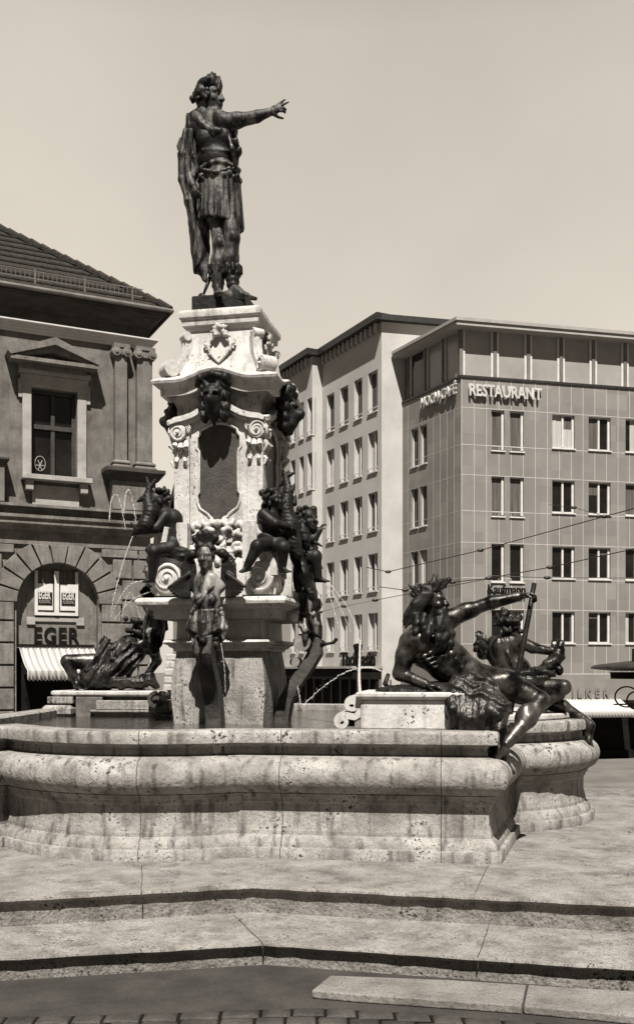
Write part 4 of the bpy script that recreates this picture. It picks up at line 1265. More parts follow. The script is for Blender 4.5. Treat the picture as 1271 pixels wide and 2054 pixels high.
# foot block with consoles
b = MB(); sq_loft(b, [(.50, zl(1196.9, .50), 0), (.50, zl(1130, .50), 0), (.47, zl(1115, .47), 0), (.445, zl(1105, .445), 0), (.43, zl(1085, .43), 0)])
b.build('shaft_foot', M['marble_clean'], col, smooth=30)
for q in range(4):
    b = MB(); b.T = Matrix.Rotation(q * math.pi / 2, 4, 'Z')
    for sgn in (-1, 1):
        pts = [(.30, zl(1196)), (.66, zl(1196)), (.68, zl(1165)), (.62, zl(1130)), (.53, zl(1105)), (.485, zl(1075)), (.47, zl(1050)), (.30, zl(1050))]
        b.prism([(x * sgn, z) for x, z in pts], -.62 + .001 * sgn, -.44)
        volute(b, .50 * sgn, zl(1162), .155, -.72, -.60, -sgn)
        b.ribbon([(x * sgn, z) for x, z in ((.66, zl(1160)), (.66, zl(1140)), (.60, zl(1115)), (.53, zl(1090)), (.50, zl(1060)))], [.03, .035, .03, .03, .025], -.70, -.56)
    b.build('scroll_console', M['marble_clean'], col, smooth=35, bevel=.008)
# shaft
b = MB(); sq_loft(b, [(.425, zl(1090, .425), 0), (.425, zl(836, .425), 0)], n=4); b.build('shaft', M['marble_clean'], col)
half = [(0, 848), (13, 850), (20, 853), (29, 858), (34, 861), (36, 869), (41, 875), (42, 896), (37, 903), (37, 985), (41, 992), (40, 1006), (36, 1018), (29, 1024), (21, 1030), (15, 1038), (12, 1046), (0, 1047)]
s_ = PY / FPX * 1.13
for q in range(4):
    T = Matrix.Rotation(q * math.pi / 2, 4, 'Z')
    pr = [(x * s_, zl(y)) for x, y in half]
    fr_ = MB(); fr_.T = T
    zt2, zb2 = zl(838), zl(1088); hw = .325; y0, y1 = -.462, -.426
    for sgn in (-1, 1):
        poly = [(x * sgn, z) for x, z in pr] + [(0, zb2), (hw * sgn, zb2), (hw * sgn, zt2), (0, zt2)]
        fr_.prism(poly, y0, y1)
    # raised moulding round the panel
    mo = [(x, y0 - .004, z) for x, z in pr]; mo2 = [(-x, y, z) for x, y, z in mo]
    fr_.tube(mo, .016, 6); fr_.tube(mo2, .016, 6)
    fr_.build('panel_frame', M['marble_clean'], col, smooth=35)
    pn = MB(); pn.T = T
    pn.prism([(x, z) for x, z in pr] + [(-x, z) for x, z in pr[1:-1][::-1]], -.444, -.4265)
    pn.build('inscription_panel', M['panel'], col)
    for sgn in (-1, 1):
        cp = MB(); cp.T = T
        xc = .405 * sgn
        cp.box(min(xc - .088, xc + .088), max(xc - .088, xc + .088), -.492 + .0005 * sgn, -.40, zl(1095), zl(838))
        cp.box(xc - .10, xc + .10, -.505, -.40, zl(1095), zl(1075))
        cp.build('pilaster', M['marble_clean'], col, bevel=.012)
        cv = MB(); cv.T = T
        volute(cv, xc + .03 * sgn, zl(866), .09, -.56, -.42, sgn)
        volute(cv, xc - .062 * sgn, zl(858), .048, -.54, -.42, -sgn)
        rc = random.Random(int(q * 7 + sgn))
        for j in range(3):
            xx = xc + (j - 1) * .05; l_ = rc.uniform(.07, .13)
            cv.tube([(xx, -.49, zl(884)), (xx + (j - 1) * .012, -.535, zl(884) - l_ * .55), (xx + (j - 1) * .022, -.50, zl(884) - l_)], [.028, .032, .010], 7)
        for j in range(2):
            xx = xc + (j - .5) * .07
            cv.tube([(xx, -.495, zl(916)), (xx + (j - .5) * .03, -.52, zl(924)), (xx + (j - .5) * .05, -.50, zl(934))], [.016, .024, .008], 6)
        cv.build('capital', M['marble_clean'], col, smooth=40)
    am = MB(); am.T = T
    for sgn in (-1, 1):
        pts = [(.52, zl(846)), (.46, zl(841)), (.36, zl(838)), (.27, zl(833)), (.18, zl(824)), (.10, zl(812))]
        am.ribbon([(x * sgn, z) for x, z in pts], [.02, .026, .026, .026, .026, .02], -.56, -.43)
        am.ribbon([(x * sgn, z - .045) for x, z in pts], .018, -.52, -.43)
    am.build('arch_moulding', M['marble_clean'], col, smooth=40)
b = MB(); sq_loft(b, [(.46, zl(846, .46), 0), (.465, zl(815, .465), 0), (.49, zl(802, .49), .02), (.53, zl(793, .53), .05), (.565, zl(788, .565), .08)]); b.build('frieze', M['marble_shaded'], col, smooth=40)
def Zc(lst): return [(w_, zl(y_, w_), am_) for w_, y_, am_ in lst]
b = MB(); sq_loft(b, Zc([(.55, 789, .08), (.60, 788, .085), (.605, 774, .085), (.62, 771, .09), (.63, 767, .09), (.675, 761, .095), (.685, 755.5, .095), (.67, 753, .095), (.56, 749, .05), (.48, 747, 0)]))
b.build('cornice', M['marble_clean'], col, smooth=35)
b = MB(); sq_loft(b, [(.52, zl(752, .52), 0), (.50, zl(743, .50), 0), (.455, zl(728, .455), 0), (.41, zl(708, .41), 0), (.385, zl(688, .385), 0), (.375, zl(660, .375), 0)]); b.build('upper_pedestal', M['marble_clean'], col, smooth=35)
b = MB(); sq_loft(b, [(.375, zl(660.1, .375), 0), (.39, zl(656, .39), 0), (.395, zl(652, .395), 0), (.425, zl(648, .425), 0), (.43, zl(637, .43), 0), (.445, zl(633, .445), 0), (.455, zl(631, .455), 0), (.458, zl(622, .458), 0), (.45, zl(618, .45), 0), (.44, zl(616.5, .44), 0)]); b.build('upper_slab', M['marble_clean'], col, smooth=30)
for q in range(4):
    b = MB(); b.T = Matrix.Rotation(math.pi / 4 + q * math.pi / 2, 4, 'Z')
    pts = [(.555, zl(664)), (.54, zl(678)), (.542, zl(695)), (.566, zl(714)), (.62, zl(732)), (.69, zl(743)), (.75, zl(747))]
    b.ribbon(pts, [.04, .042, .042, .042, .042, .042, .04], -.055, .055)
    b.ribbon([(x + .022, z + .015) for x, z in pts], .03, -.025, .025)
    volute(b, .565, zl(667), .046, -.072, .072); volute(b, .755, zl(739), .085, -.09, .09, -1)
    b.build('corner_scroll', M['marble_clean'], col, smooth=40, bevel=.006)
# carved rocaille ornament
def rocaille(seed, zc_, wd_, hg, y, name, m, n=26, mirror=True, cz=0):
    S = Sculpt(); rr = random.Random(seed)
    for i in range(n):
        x = rr.uniform(.0, wd_); z = zc_ + rr.uniform(-hg, hg)
        if (x / wd_) ** 2 + ((z - zc_) / hg) ** 2 > 1.1: continue
        r_ = rr.uniform(.03, .085); a0 = rr.uniform(0, 6.28); sp = rr.uniform(2.2, 4.4) * rr.choice((-1, 1))
        pts = []
        for j in range(9):
            t = j / 8; rr_ = r_ * (1 - .6 * t)
            pts.append((x + rr_ * math.cos(a0 + sp * t), y - .008 - .03 * math.sin(math.pi * t) , z + rr_ * math.sin(a0 + sp * t)))
        ths = [.010 + .016 * math.sin(math.pi * min(1, j / 8 * 1.1 + .05)) for j in range(9)]
        for sg in ((1, -1) if mirror else (1,)):
            for j in range(8):
                S.cap(vec(pts[j][0] * sg, pts[j][1], pts[j][2]), vec(pts[j + 1][0] * sg, pts[j + 1][1], pts[j + 1][2]), ths[j], ths[j + 1], .006)
    return S
for q in range(4):
    if q == 2: continue
    S = rocaille(4 + q, zl(1085), .38, .24, -.47, 'r', None, 34)
    o = S.build('shell_ornament', .011, M['marble_clean'], col); o.rotation_euler = (0, 0, q * math.pi / 2)
    S = Sculpt(); rc = random.Random(40 + q)
    for j in range(9):                                       # leafy crest
        a = R(90 + (j - 4) * 27 + rc.uniform(-7, 7)); rad = rc.uniform(.07, .12)
        S.chain([vec(0, -.39, zl(664)), vec(math.cos(a) * rad * .6, -.445, zl(664) + math.sin(a) * rad * .7), vec(math.cos(a) * rad * 1.1, -.42 - .03 * (j % 2), zl(664) + math.sin(a) * rad)], [.022, .024, .008], .006)
    for sg in (-1, 1):                                       # thin scrolling garland
        gl = [vec(.06 * sg, -.41, zl(672)), vec(.115 * sg, -.425, zl(681)), vec(.125 * sg, -.44, zl(695)), vec(.085 * sg, -.452, zl(708)), vec(.03 * sg, -.462, zl(720)), vec(.0, -.468, zl(726))]
        S.chain(gl, [.010, .015, .017, .015, .014, .012], .008)
        for g_ in gl[1:-1]:
            for _ in range(2):
                a = rc.uniform(0, 6.28); S.cap(g_, g_ + vec(math.cos(a) * .042, -.012, math.sin(a) * .042), .014, .006, .006)
        S.chain([vec(.125 * sg, -.44, zl(690)), vec(.165 * sg, -.44, zl(687)), vec(.175 * sg, -.435, zl(680)), vec(.155 * sg, -.43, zl(678))], [.014, .013, .011, .008], .006)
    o = S.build('crest_ornament', .010, M['marble_clean'], col); o.rotation_euler = (0, 0, q * math.pi / 2)

# ------------------------------------------------------------------ dark bronze masks under the cornice
def col_child_world(lx, ly, lz):
    c, q = math.cos(PROT), math.sin(PROT)
    lx *= KS; ly *= KS
    return (PX + lx * c - ly * q, PY + lx * q + ly * c, ZC + lz)
S = Sculpt()
S.ell((0, -.06, .17), (.13, .12, .15), k=.04); S.ell((0, -.16, .10), (.075, .09, .07), k=.04); S.ell((0, -.10, .02), (.09, .08, .09), k=.05)
S.cap((-.08, -.15, .20), (.08, -.15, .20), .03, .03, .02); S.ell((0, -.22, .12), (.04, .03, .035), k=.02)
for sg in (-1, 1):
    S.ell((.05 * sg, -.17, .17), (.028, .03, .02), sub=True, k=.01)
    for j in range(6):
        a = R(-60 + 36 * j); S.ell((sg * (.10 + .05 * math.cos(a)), -.05, .13 + .19 * math.sin(a)), (.06, .07, .07), k=.02, fold=((1, 0, .6), .008, 90))
    S.cap((sg * .05, -.10, -.0), (sg * .03, -.06, -.07), .045, .02, .02)
    S.chain([(sg * .10, -.04, .32), (sg * .16, -.10, .36), (sg * .21, -.08, .30)], [.045, .05, .03], .02)
S.cap((0, -.09, -.03), (0, -.05, -.12), .05, .02, .02)
S.ell((0, -.03, .36), (.15, .10, .05), k=.03)
names = {0: ('front', 'black bronze lion mask hanging under the arched cornice above the front inscription panel'),
         1: ('right', 'black bronze lion mask jutting out at the right end of the arched cornice'),
         3: ('left', 'black bronze lion mask at the left end of the arched cornice beneath the pale scroll')}
src = None
for q in (0, 1, 3):
    a = q * math.pi / 2
    lx, ly = .57 * math.sin(a), -.57 * math.cos(a)
    msc = (.80, 1, .92)
    if src is None:
        t = thing('lion_mask', names[q][1], 'bronze mask', col_child_world(lx, ly, zl(828, .62)), PROT + a, 'bronze masks under the cornice')
        src = S.build('head', .011, M['bronze'], t)
        S2 = Sculpt()
        S2.chain([(-.16, -.02, .34), (-.10, -.10, .38), (0, -.12, .40), (.10, -.10, .38), (.16, -.02, .34)], [.03, .035, .04, .035, .03], .02); cr_src = S2.build('crest', .011, M['bronze'], t)
    else:
        t = thing('lion_mask', names[q][1], 'bronze mask', col_child_world(lx, ly, zl(828, .62)), PROT + a, 'bronze masks under the cornice')
        for sname in (src, cr_src):
            c = sname.copy(); COL.objects.link(c); c.parent = t
    t.scale = msc

# ------------------------------------------------------------------ herms: winged bronze women on the table edge
S = Sculpt()
S.ell((0, -.06, .09), (.135, .10, .13), k=.06)                                  # shoulders, chest
S.ell((0, -.08, -.06), (.135, .10, .16), k=.06)
for sg in (-1, 1):
    S.ell((.066 * sg, -.145, -.02), (.056, .055, .058), k=.03); S.ell((.066 * sg, -.200, -.025), (.010, .010, .010), k=.01)
    S.cap((.06 * sg, -.08, .19), (.13 * sg, -.05, .10), .05, .05, .04)
S.ell((0, -.08, -.24), (.12, .10, .12), k=.05)
Ph, Bh = head(S, vec(0, -.10, .385), vec(0, -1, -.05), vec(0, 0, 1), .26, neckto=vec(0, -.07, .15))
herm = S
H2 = Sculpt()                                                                   # hair and feather crown
curlset(H2, Ph, Bh, .26, 40, 5, lambda rr: (lambda a, b_: (.32 * math.cos(a), -.08 + .30 * math.sin(a) * -1 if math.sin(a) > .2 else .12 * -math.sin(a), .20 + b_))(rr.uniform(0, 6.28), rr.uniform(-.15, .22)), .10, .03)
for j in range(5):
    a = R(90 + (j - 2) * 24); p0 = vec(0, -.10, .47)
    H2.cap(p0 + vec(math.cos(a) * .06, 0, math.sin(a) * .04), p0 + vec(math.cos(a) * .14, -.02, math.sin(a) * .14), .03, .035, .01)
for sg in (-1, 1):
    H2.ell((.15 * sg, -.05, .42), (.05, .05, .05), k=.02); H2.ell((.19 * sg, -.04, .40), (.03, .04, .035), k=.02)
WW = {}
for sg in (-1, 1):
    W = WW[sg] = Sculpt()
    W.ell((.20 * sg, .0, .25), (.075, .045, .17), k=.03)
    for j in range(6):
        x = (.14 + .025 * j) * sg
        W.cap((x, -.02, .14), ((.15 + .022 * j) * sg, -.03, .40 - .03 * abs(j - 2)), .022, .018, .006)
    for j in range(8):
        a = R(-100 + 9 * j) if sg > 0 else R(180 + 100 - 9 * j)
        W.cap((.20 * sg, -.01 - .006 * j, .22), (.22 * sg + math.cos(a) * .20, -.04 - .008 * j, .24 + math.sin(a) * .24), .026, .015, .005)
Dp = Sculpt()                                                                   # drape over the hips
for j in range(4):
    zz = -.20 - .035 * j; w_ = .14 + .012 * j
    Dp.chain([(-w_, -.02, zz + .05), (-w_ * .75, -.13, zz), (0, -.19, zz - .06), (w_ * .75, -.13, zz), (w_, -.02, zz + .05)], [.022, .024, .026, .024, .022], .012)
for sg in (-1, 1):
    Dp.chain([(.15 * sg, -.06, -.20), (.17 * sg, -.08, -.30), (.165 * sg, -.07, -.40)], [.035, .04, .02], .015, fold=((1, 0, 0), .006, 150))
Dp.chain([(.12, -.06, .15), (.05, -.17, .06), (-.04, -.19, -.06), (-.12, -.14, -.14)], [.02, .026, .026, .024], .01, ((1, 0, .6), .005, 160))
Dp.chain([(-.13, -.02, -.11), (-.09, -.14, -.13), (0, -.18, -.14), (.09, -.14, -.13), (.13, -.02, -.11)], .020, .01)
for j in range(7):
    q_ = (j - 3) / 3.0
    Dp.cap((q_ * .11, -.17 + .06 * q_ * q_, -.14), (q_ * .13, -.19 + .07 * q_ * q_, -.235), .026, .022, .006)
L_ = Sculpt()                                                                   # mask with water spout
L_.ell((0, -.10, -.40), (.09, .10, .09), k=.04); L_.ell((0, -.19, -.43), (.05, .06, .045), k=.03)
for j in range(9):
    a = R(40 * j); L_.ell((.10 * math.cos(a), -.09, -.40 + .10 * math.sin(a)), (.035, .04, .035), k=.015)
L_.cap((0, -.22, -.44), (0, -.34, -.42), .018, .014, .01); L_.cap((0, -.33, -.42), (0, -.36, -.39), .014, .02, .01)
for sg in (-1, 1): L_.ell((.035 * sg, -.17, -.385), (.015, .02, .012), sub=True, k=.008)
herm_specs = [(0, 'bronze winged woman herm with feather crown facing front on the column table'), (1, 'bronze winged herm in profile at the right end of the column table'), (3, 'bronze winged herm half hidden at the left end of the column table')]
src = None
for q, lab in herm_specs:
    a = q * math.pi / 2
    t = thing('winged_herm', lab, 'bronze figure', col_child_world(.80 * math.sin(a), -.80 * math.cos(a), zl(1199, .8)), PROT + a, 'bronze herms round the column')
    if src is None:
        src = [S.build('body', .010, M['bronze_pale'], t), H2.build('crowned_hair', .010, M['bronze'], t), WW[-1].build('wing', .010, M['bronze'], t), WW[1].build('wing', .010, M['bronze'], t), Dp.build('drapery', .010, M['bronze_pale'], t), L_.build('spout_mask', .009, M['bronze'], t)]
        leg = MB(); lp = [(-.02, -.36), (-.14, -.42), (-.15, -.52), (-.07, -.66), (.06, -.84), (.16, -1.02), (.20, -1.2), (.20, -1.36)]
        leg.T = Matrix.Rotation(math.pi / 2, 4, 'Z')
        leg.ribbon([(y, z) for y, z in lp], [.05, .07, .07, .065, .065, .07, .075, .08], -.082, .082)
        leg.ribbon([(y - .045, z) for y, z in lp[2:]], [.03] * 6, -.05, .05)
        lo_ = leg.build('tapering_leg', M['marble_dark'], t, smooth=40, bevel=.01); src.append(lo_)
        sv = MB(); sv.T = Matrix.Rotation(math.pi / 2, 4, 'Z'); volute(sv, -.03, -.42, .09, -.14, .14); volute(sv, .05, -.62, .05, -.11, .11, -1); src.append(sv.build('side_scroll', M['marble_shaded'], t, smooth=40))
    else:
        for o in src:
            if q == 3 and o.name.startswith(('tapering_leg', 'side_scroll')): continue
            c = o.copy(); COL.objects.link(c); c.parent = t
# ------------------------------------------------------------------ emperor statue on top
S = Sculpt(450, 617, 10.35)
em = thing('emperor_statue', 'tall dark bronze emperor with wreath and cloak pointing right, on the column top', 'statue', S.loc)
p = S.p
for hip, kn, cf, an, rr_ in ((p(437, 430, .0), p(439, 490, -.10), p(437, 524, -.11), p(436, 572, -.13), (.105, .068, .074, .046)), (p(459, 430, -.03), p(466, 477, -.16), p(463, 518, -.16), p(468, 572, -.16), (.115, .078, .080, .048))):
    S.cap(hip, kn, rr_[0], rr_[1], .03); S.cap(kn, cf, rr_[1] * .92, rr_[2], .03); S.cap(cf, an, rr_[2], rr_[3], .03)
    S.ell(kn + vec(.01, -.05, 0), (.045, .04, .055), k=.03)
foot(S, p(436, 580, -.14), vec(.25, -1, -.15), vec(0, 0, 1), .25)
foot(S, p(470, 579, -.17), vec(.93, -.33, -.14), vec(0, 0, 1), .31)
S.ell(p(424, 268, .03), (.205, .16, .18), k=.05); S.ell(p(446, 272, -.08), (.11, .09, .11), k=.05); S.ell(p(415, 272, -.10), (.10, .07, .10), k=.04)
S.ell(p(437, 322, .02), (.19, .155, .16), k=.06); S.ell(p(441, 365, .0), (.200, .16, .14), k=.06)
S.ell(p(398, 240, .05), (.11, .10, .09), k=.05)
sh, el_, wr = p(447, 246, -.10), p(502, 236, -.17), p(541, 224, -.20)
S.cap(p(430, 248, 0), sh, .12, .098, .04); S.cap(sh, p(474, 241, -.14), .096, .076, .03); S.cap(p(474, 241, -.14), el_, .078, .060, .03); S.cap(el_, p(515, 233, -.18), .058, .060, .02); S.cap(p(515, 233, -.18), wr, .058, .040, .02)
S.cap(p(412, 224, .07), p(416, 245, .04), .095, .15, .05); S.cap(p(402, 236, .04), p(440, 238, -.06), .085, .085, .04)
hand(S, wr, vec(1, -.05, .42), vec(.1, -1, .1), .225, .9, 1, .25, point=(0, 1))
S.cap(p(390, 242, .05), p(370, 318, .04), .085, .06, .03); S.cap(p(370, 318, .04), p(386, 372, -.10), .058, .042, .03)
hand(S, p(387, 375, -.11), vec(.3, -.4, -.8), vec(-.6, -.7, .2), .18, 1.0, 1, .1)
HP, HB = head(S, p(421, 198, 0), vec(.90, -.44, .02), vec(-.02, 0, 1), .36, neckto=p(421, 240, .02))
S.build('body', .0105, M['bronze_mid'], em)
Q = Sculpt(450, 617, 10.35)
Q.ell(p(425, 272, .03), (.212, .172, .19), k=.05); Q.ell(p(446, 276, -.08), (.115, .10, .115), k=.05); Q.ell(p(414, 276, -.10), (.11, .085, .11), k=.04)
Q.ell(p(436, 322, .02), (.222, .18, .19), k=.06); Q.ell(p(452, 262, -.02), (.13, .13, .11), k=.05); Q.ell(p(402, 262, .02), (.13, .13, .11), k=.05); Q.cap(p(405, 256, -.12), p(440, 262, -.17), .03, .03, .02)
Q.ell(p(430, 262, -.16), (.05, .03, .045), k=.02); Q.cap(p(405, 300, -.13), p(465, 302, -.15), .012, .012, .02)
Q.build('cuirass', .0105, M['bronze'], em)
H = Sculpt(450, 617, 10.35)
curlset(H, HP, HB, .345, 70, 11, lambda rr: (rr.uniform(-.34, .34), rr.uniform(-.48, .16), rr.uniform(-.15, .47)) , .075, .03)
H.P = [q for q in H.P]
rr = random.Random(12)
for j in range(44):                                         # laurel leaves standing up
    t = rr.random(); d = rr.uniform(-.10, .10)
    bx = 396 + 46 * t; by = 188 - 22 * math.sin(math.pi * min(1, t * .9 + .05))
    top = 190 - (47 if t > .55 else 47 * (t / .55) ** .8) * (1 if t < .82 else 1 - (t - .82) * 2.2)
    tx = bx - 6 + 8 * t + rr.uniform(-3, 3); ty = min(by - 5, top + rr.uniform(-1, 9))
    H.chain([p(bx, by, d), p((bx + tx) / 2 + rr.uniform(-1, 1), (by + ty) / 2, d * .9), p(tx, ty, d * .7)], [.020, .021, .007], .006)
H.ell(p(418, 174, 0), (.125, .13, .085), k=.02); H.ell(p(427, 163, 0), (.07, .09, .055), k=.03); H.ell(p(404, 190, .0), (.075, .12, .09), k=.02)
H.cap(HP(-.31, -.1, .14), HP(.31, -.1, .14), .03, .03, .02)
H.build('laurel_hair', .010, M['bronze'], em)
C = Sculpt(450, 617, 10.35)
f_ = ((1, .35, .05), .026, 48)
pts = [(391, 240, .06, .085), (380, 300, .07, .112), (381, 350, .08, .12), (388, 400, .08, .112), (395, 450, .07, .10), (401, 500, .05, .082), (404, 540, .03, .066), (408, 560, .02, .035)]
C.chain([p(*q[:3]) for q in pts], [q[3] for q in pts], .04, f_)
pts = [(410, 245, .14, .09), (402, 320, .17, .12), (404, 400, .16, .11), (406, 470, .12, .07), (405, 530, .08, .05)]
C.chain([p(*q[:3]) for q in pts], [q[3] for q in pts], .04, f_)
pts = [(372, 262, -.04), (364, 310, -.04), (364, 360, -.03), (374, 400, -.03)]
C.chain([p(*q) for q in pts], [.03, .04, .035, .02], .02)
pts = [(382, 262, -.10), (376, 330, -.06), (384, 400, -.06), (390, 460, -.03)]
C.chain([p(*q) for q in pts], [.03, .035, .03, .02], .02)
C.chain([p(395, 232, -.08), p(408, 248, -.16), p(424, 262, -.17), p(432, 272, -.15)], [.05, .035, .03, .02], .02, ((1, 0, .5), .006, 120))
C.chain([p(398, 224, -.02), p(402, 236, -.10), p(406, 262, -.14)], [.04, .03, .018], .02)
C.chain([p(398, 262, .0), p(393, 320, .02), p(396, 380, .02), p(402, 430, .02)], [.075, .08, .075, .05], .03, f_)
C.build('cloak', .0105, M['bronze_mid'], em)
K = Sculpt(450, 617, 10.35)                                   # skirt of leather straps with scalloped edge
ctr = 441
for i in range(22):
    a = 2 * math.pi * i / 22; ca_, sa3 = math.cos(a), math.sin(a)
    t0 = p(ctr, 366, 0) + vec(ca_ * .19, sa3 * .155, 0); t1 = p(ctr + 2, 446 + 8 * ca_, 0) + vec(ca_ * .215, sa3 * .18, 0)
    K.cap(t0, t1, .026, .030, .006); K.ell(t1 + vec(0, 0, -.02), (.03, .03, .022), k=.01)
    a += .14
    K.ell(p(ctr, 360 + 6 * (i % 2), 0) + vec(math.cos(a) * .20, math.sin(a) * .17, 0), (.034, .034, .036), k=.008)
K.cap(p(ctr, 345, 0), p(ctr, 420, 0), .17, .19, .02)
K.chain([p(ctr, 341, 0) + vec(math.cos(q) * .195, math.sin(q) * .165, .01 * math.sin(3 * q)) for q in [i * math.pi / 8 for i in range(17)]], .022, .02)
K.build('strap_skirt', .0105, M['bronze_mid'], em)
D2 = Sculpt(450, 617, 10.35)                                  # sash and mantle end on the chest
D2.chain([p(464, 258, -.08), p(472, 285, -.10), p(478, 305, -.06), (p(476, 318, -.04))], [.025, .035, .04, .02], .02, ((1, 0, -.6), .008, 110))
D2.chain([p(405, 340, -.15), p(430, 345, -.19), p(460, 338, -.15), p(478, 345, -.03)], .022, .02)
D2.chain([p(458, 270, -.14), p(466, 300, -.16), p(472, 335, -.12)], [.02, .028, .02], .02)
D2.build('sash', .0105, M['bronze_cloth'], em)
Bt = Sculpt(450, 617, 10.35)
for (x0_, d0, x1_) in ((437, -.08, 437), (465, -.14, 467)):
    for i in range(9):
        a = 2 * math.pi * i / 9
        Bt.cap(p(x0_, 536, d0) + vec(math.cos(a) * .086, math.sin(a) * .086, 0), p(x0_ + .5, 549, d0) + vec(math.cos(a) * .098, math.sin(a) * .098, 0), .024, .014, .008)
    Bt.cap(p(x0_, 536, d0), p(x1_, 572, d0 - .02), .086, .064, .02, ((.2, .3, 1), .006, 110))
Bt.build('boots', .010, M['bronze'], em)
b = MB(); b.tube([p(421, 556, .0), p(414, 575, -.02), p(408, 590, -.03)], [.024, .018, .012], 8); b.tube([p(408, 590, -.03), p(402, 589, -.03)], .012, 8); b.build('scabbard_tip', M['bronze'], em, smooth=True)
b = MB(); b.T = Matrix.Rotation(PROT, 4, 'Z'); zpl = ZC + zl(616.5, .44) - S.Z
b.rect_loft(-.30, .27, -.17, .26, [(0, zpl), (.0, .075), (-.01, .085)])
b.tube([(-.20, -.1, .085), (-.19, -.1, .11)], [.055, .045], 12)
b.build('plinth', M['bronze'], em, bevel=.006)

# ------------------------------------------------------------------ reclining river god on the near corner
Y1 = 7.9
S = Sculpt(870, 1395, Y1); p = S.p
g1 = thing('river_god', 'bearded bronze river god reclining on the near pale pedestal with one arm stretched out', 'statue', S.loc)
S.ell(p(862, 1296, .04), (.20, .165, .175), basis((0, 1, 0), (-.5, 0, .85)), .05)
S.ell(p(848, 1290, -.09), (.10, .08, .08), k=.04); S.ell(p(886, 1284, -.05), (.10, .09, .09), k=.04)
S.ell(p(898, 1328, -.01), (.18, .155, .165), k=.06); S.ell(p(930, 1348, -.05), (.155, .12, .13), k=.05); S.ell(p(950, 1370, .02), (.19, .17, .15), k=.06)
S.ell(p(842, 1285, -.13), (.10, .06, .085), k=.03); S.ell(p(884, 1280, -.10), (.09, .06, .085), k=.03)
for x, y in ((888, 1318), (898, 1330), (908, 1342), (902, 1308), (912, 1320), (922, 1333)): S.ell(p(x, y, -.13), (.045, .035, .032), k=.015)
for j in range(4): S.chain([p(836 + 6 * j, 1318 + 7 * j, -.08), p(850 + 7 * j, 1316 + 8 * j, -.135), p(866 + 7 * j, 1308 + 8 * j, -.14)], [.010, .014, .008], .012)
S.ell(p(1000, 1368, -.06), (.13, .06, .07), basis((0, 1, 0), (-.3, 0, .9)), .05); S.ell(p(1048, 1432, -.19), (.05, .06, .09), basis((0, 1, 0), (-.5, 0, -.8)), .03)
S.ell(p(940, 1225, .10), (.085, .06, .065), k=.03); S.ell(p(806, 1318, -.09), (.055, .05, .09), k=.03)
for i, (x, y) in enumerate(((905, 1312), (915, 1325), (925, 1340))): S.chain([p(x - 24, y + 12, -.13), p(x, y, -.15), p(x + 18, y - 14, -.06)], [.012, .018, .01], .02)
S.cap(p(850, 1270, .02), p(824, 1288, -.06), .10, .09, .04); S.cap(p(823, 1290, -.07), p(803, 1350, -.04), .086, .064, .03); S.cap(p(801, 1352, -.04), p(852, 1372, -.16), .054, .038, .02)
hand(S, p(854, 1373, -.17), vec(.95, -.25, -.1), vec(0, -.3, 1), .18, .35, 1, .2)
sh, el_, wr = p(893, 1246, .12), p(966, 1215, .10), p(1040, 1197, .06)
S.cap(p(875, 1262, .05), sh, .10, .088, .04); S.cap(sh, p(930, 1228, .12), .084, .070, .03); S.cap(p(930, 1228, .12), el_, .06, .05, .03); S.cap(el_, p(985, 1209, .09), .05, .055, .02); S.cap(p(985, 1209, .09), wr, .055, .038, .02)
hand(S, wr, vec(1, -.1, .15), vec(0, .25, 1), .20, 1.35, 1, .05)
P1, B1 = head(S, p(866, 1207, 0), vec(.93, -.34, .06), vec(-.1, 0, 1), .285, neckto=p(862, 1258, .02), neckr=.5)
# far leg, lit along the top
S.cap(p(960, 1366, .08), p(1015, 1376, .02), .14, .125, .04); S.cap(p(1015, 1376, .02), p(1082, 1404, -.06), .125, .072, .04)
S.ell(p(1086, 1404, -.08), (.062, .055, .055), k=.03)
S.cap(p(1083, 1407, -.10), p(1058, 1442, -.20), .062, .070, .03); S.cap(p(1058, 1442, -.20), p(1010, 1498, -.32), .068, .038, .03)
foot(S, p(1009, 1502, -.33), vec(.52, -.35, -.75), vec(.6, -.4, .6), .25)
# near leg under the cloth
S.cap(p(942, 1392, -.14), p(1002, 1426, -.38), .11, .068, .04); S.cap(p(1004, 1428, -.38), p(1000, 1466, -.42), .062, .058, .03); S.cap(p(1000, 1466, -.42), p(1000, 1500, -.44), .056, .036, .03)
foot(S, p(999, 1503, -.45), vec(-.75, -.45, -.45), vec(0, -.3, 1), .22)
S.build('body', .0092, M['bronze_pol'], g1)
H = Sculpt(870, 1395, Y1)
curlset(H, P1, B1, .285, 55, 21, lambda rr: (rr.uniform(-.34, .34), rr.uniform(-.5, .12), rr.uniform(-.2, .46)), .085, .03)
rr = random.Random(5)
for j in range(13):                                          # long back locks
    x = 846 + rr.uniform(-8, 10); d = rr.uniform(-.12, .12)
    H.chain([p(x + 8, 1192, d), p(x - 8, 1212, d), p(x - 16 + rr.uniform(-6, 6), 1234, d), p(x - 12 + rr.uniform(-14, 10), 1258 + rr.uniform(-8, 6), d)], [.03, .034, .028, .010], .015)
for j in range(16):                                          # beard
    q = rr.uniform(-.2, .2); x = 888 + rr.uniform(-12, 10)
    H.chain([P1(q, .26, -.36), p(x, 1250, -.08 + q * .3), p(x + rr.uniform(-10, 14), 1272, -.12 + q * .3), p(x + rr.uniform(-16, 14), 1292 + rr.uniform(-8, 6), -.14 + q * .4)], [.034, .034, .028, .010], .015)
for j in range(4): H.chain([P1(-.1 + .07 * j, .36, -.22), P1((-.16 + .11 * j), .33, -.32)], [.02, .016], .01)
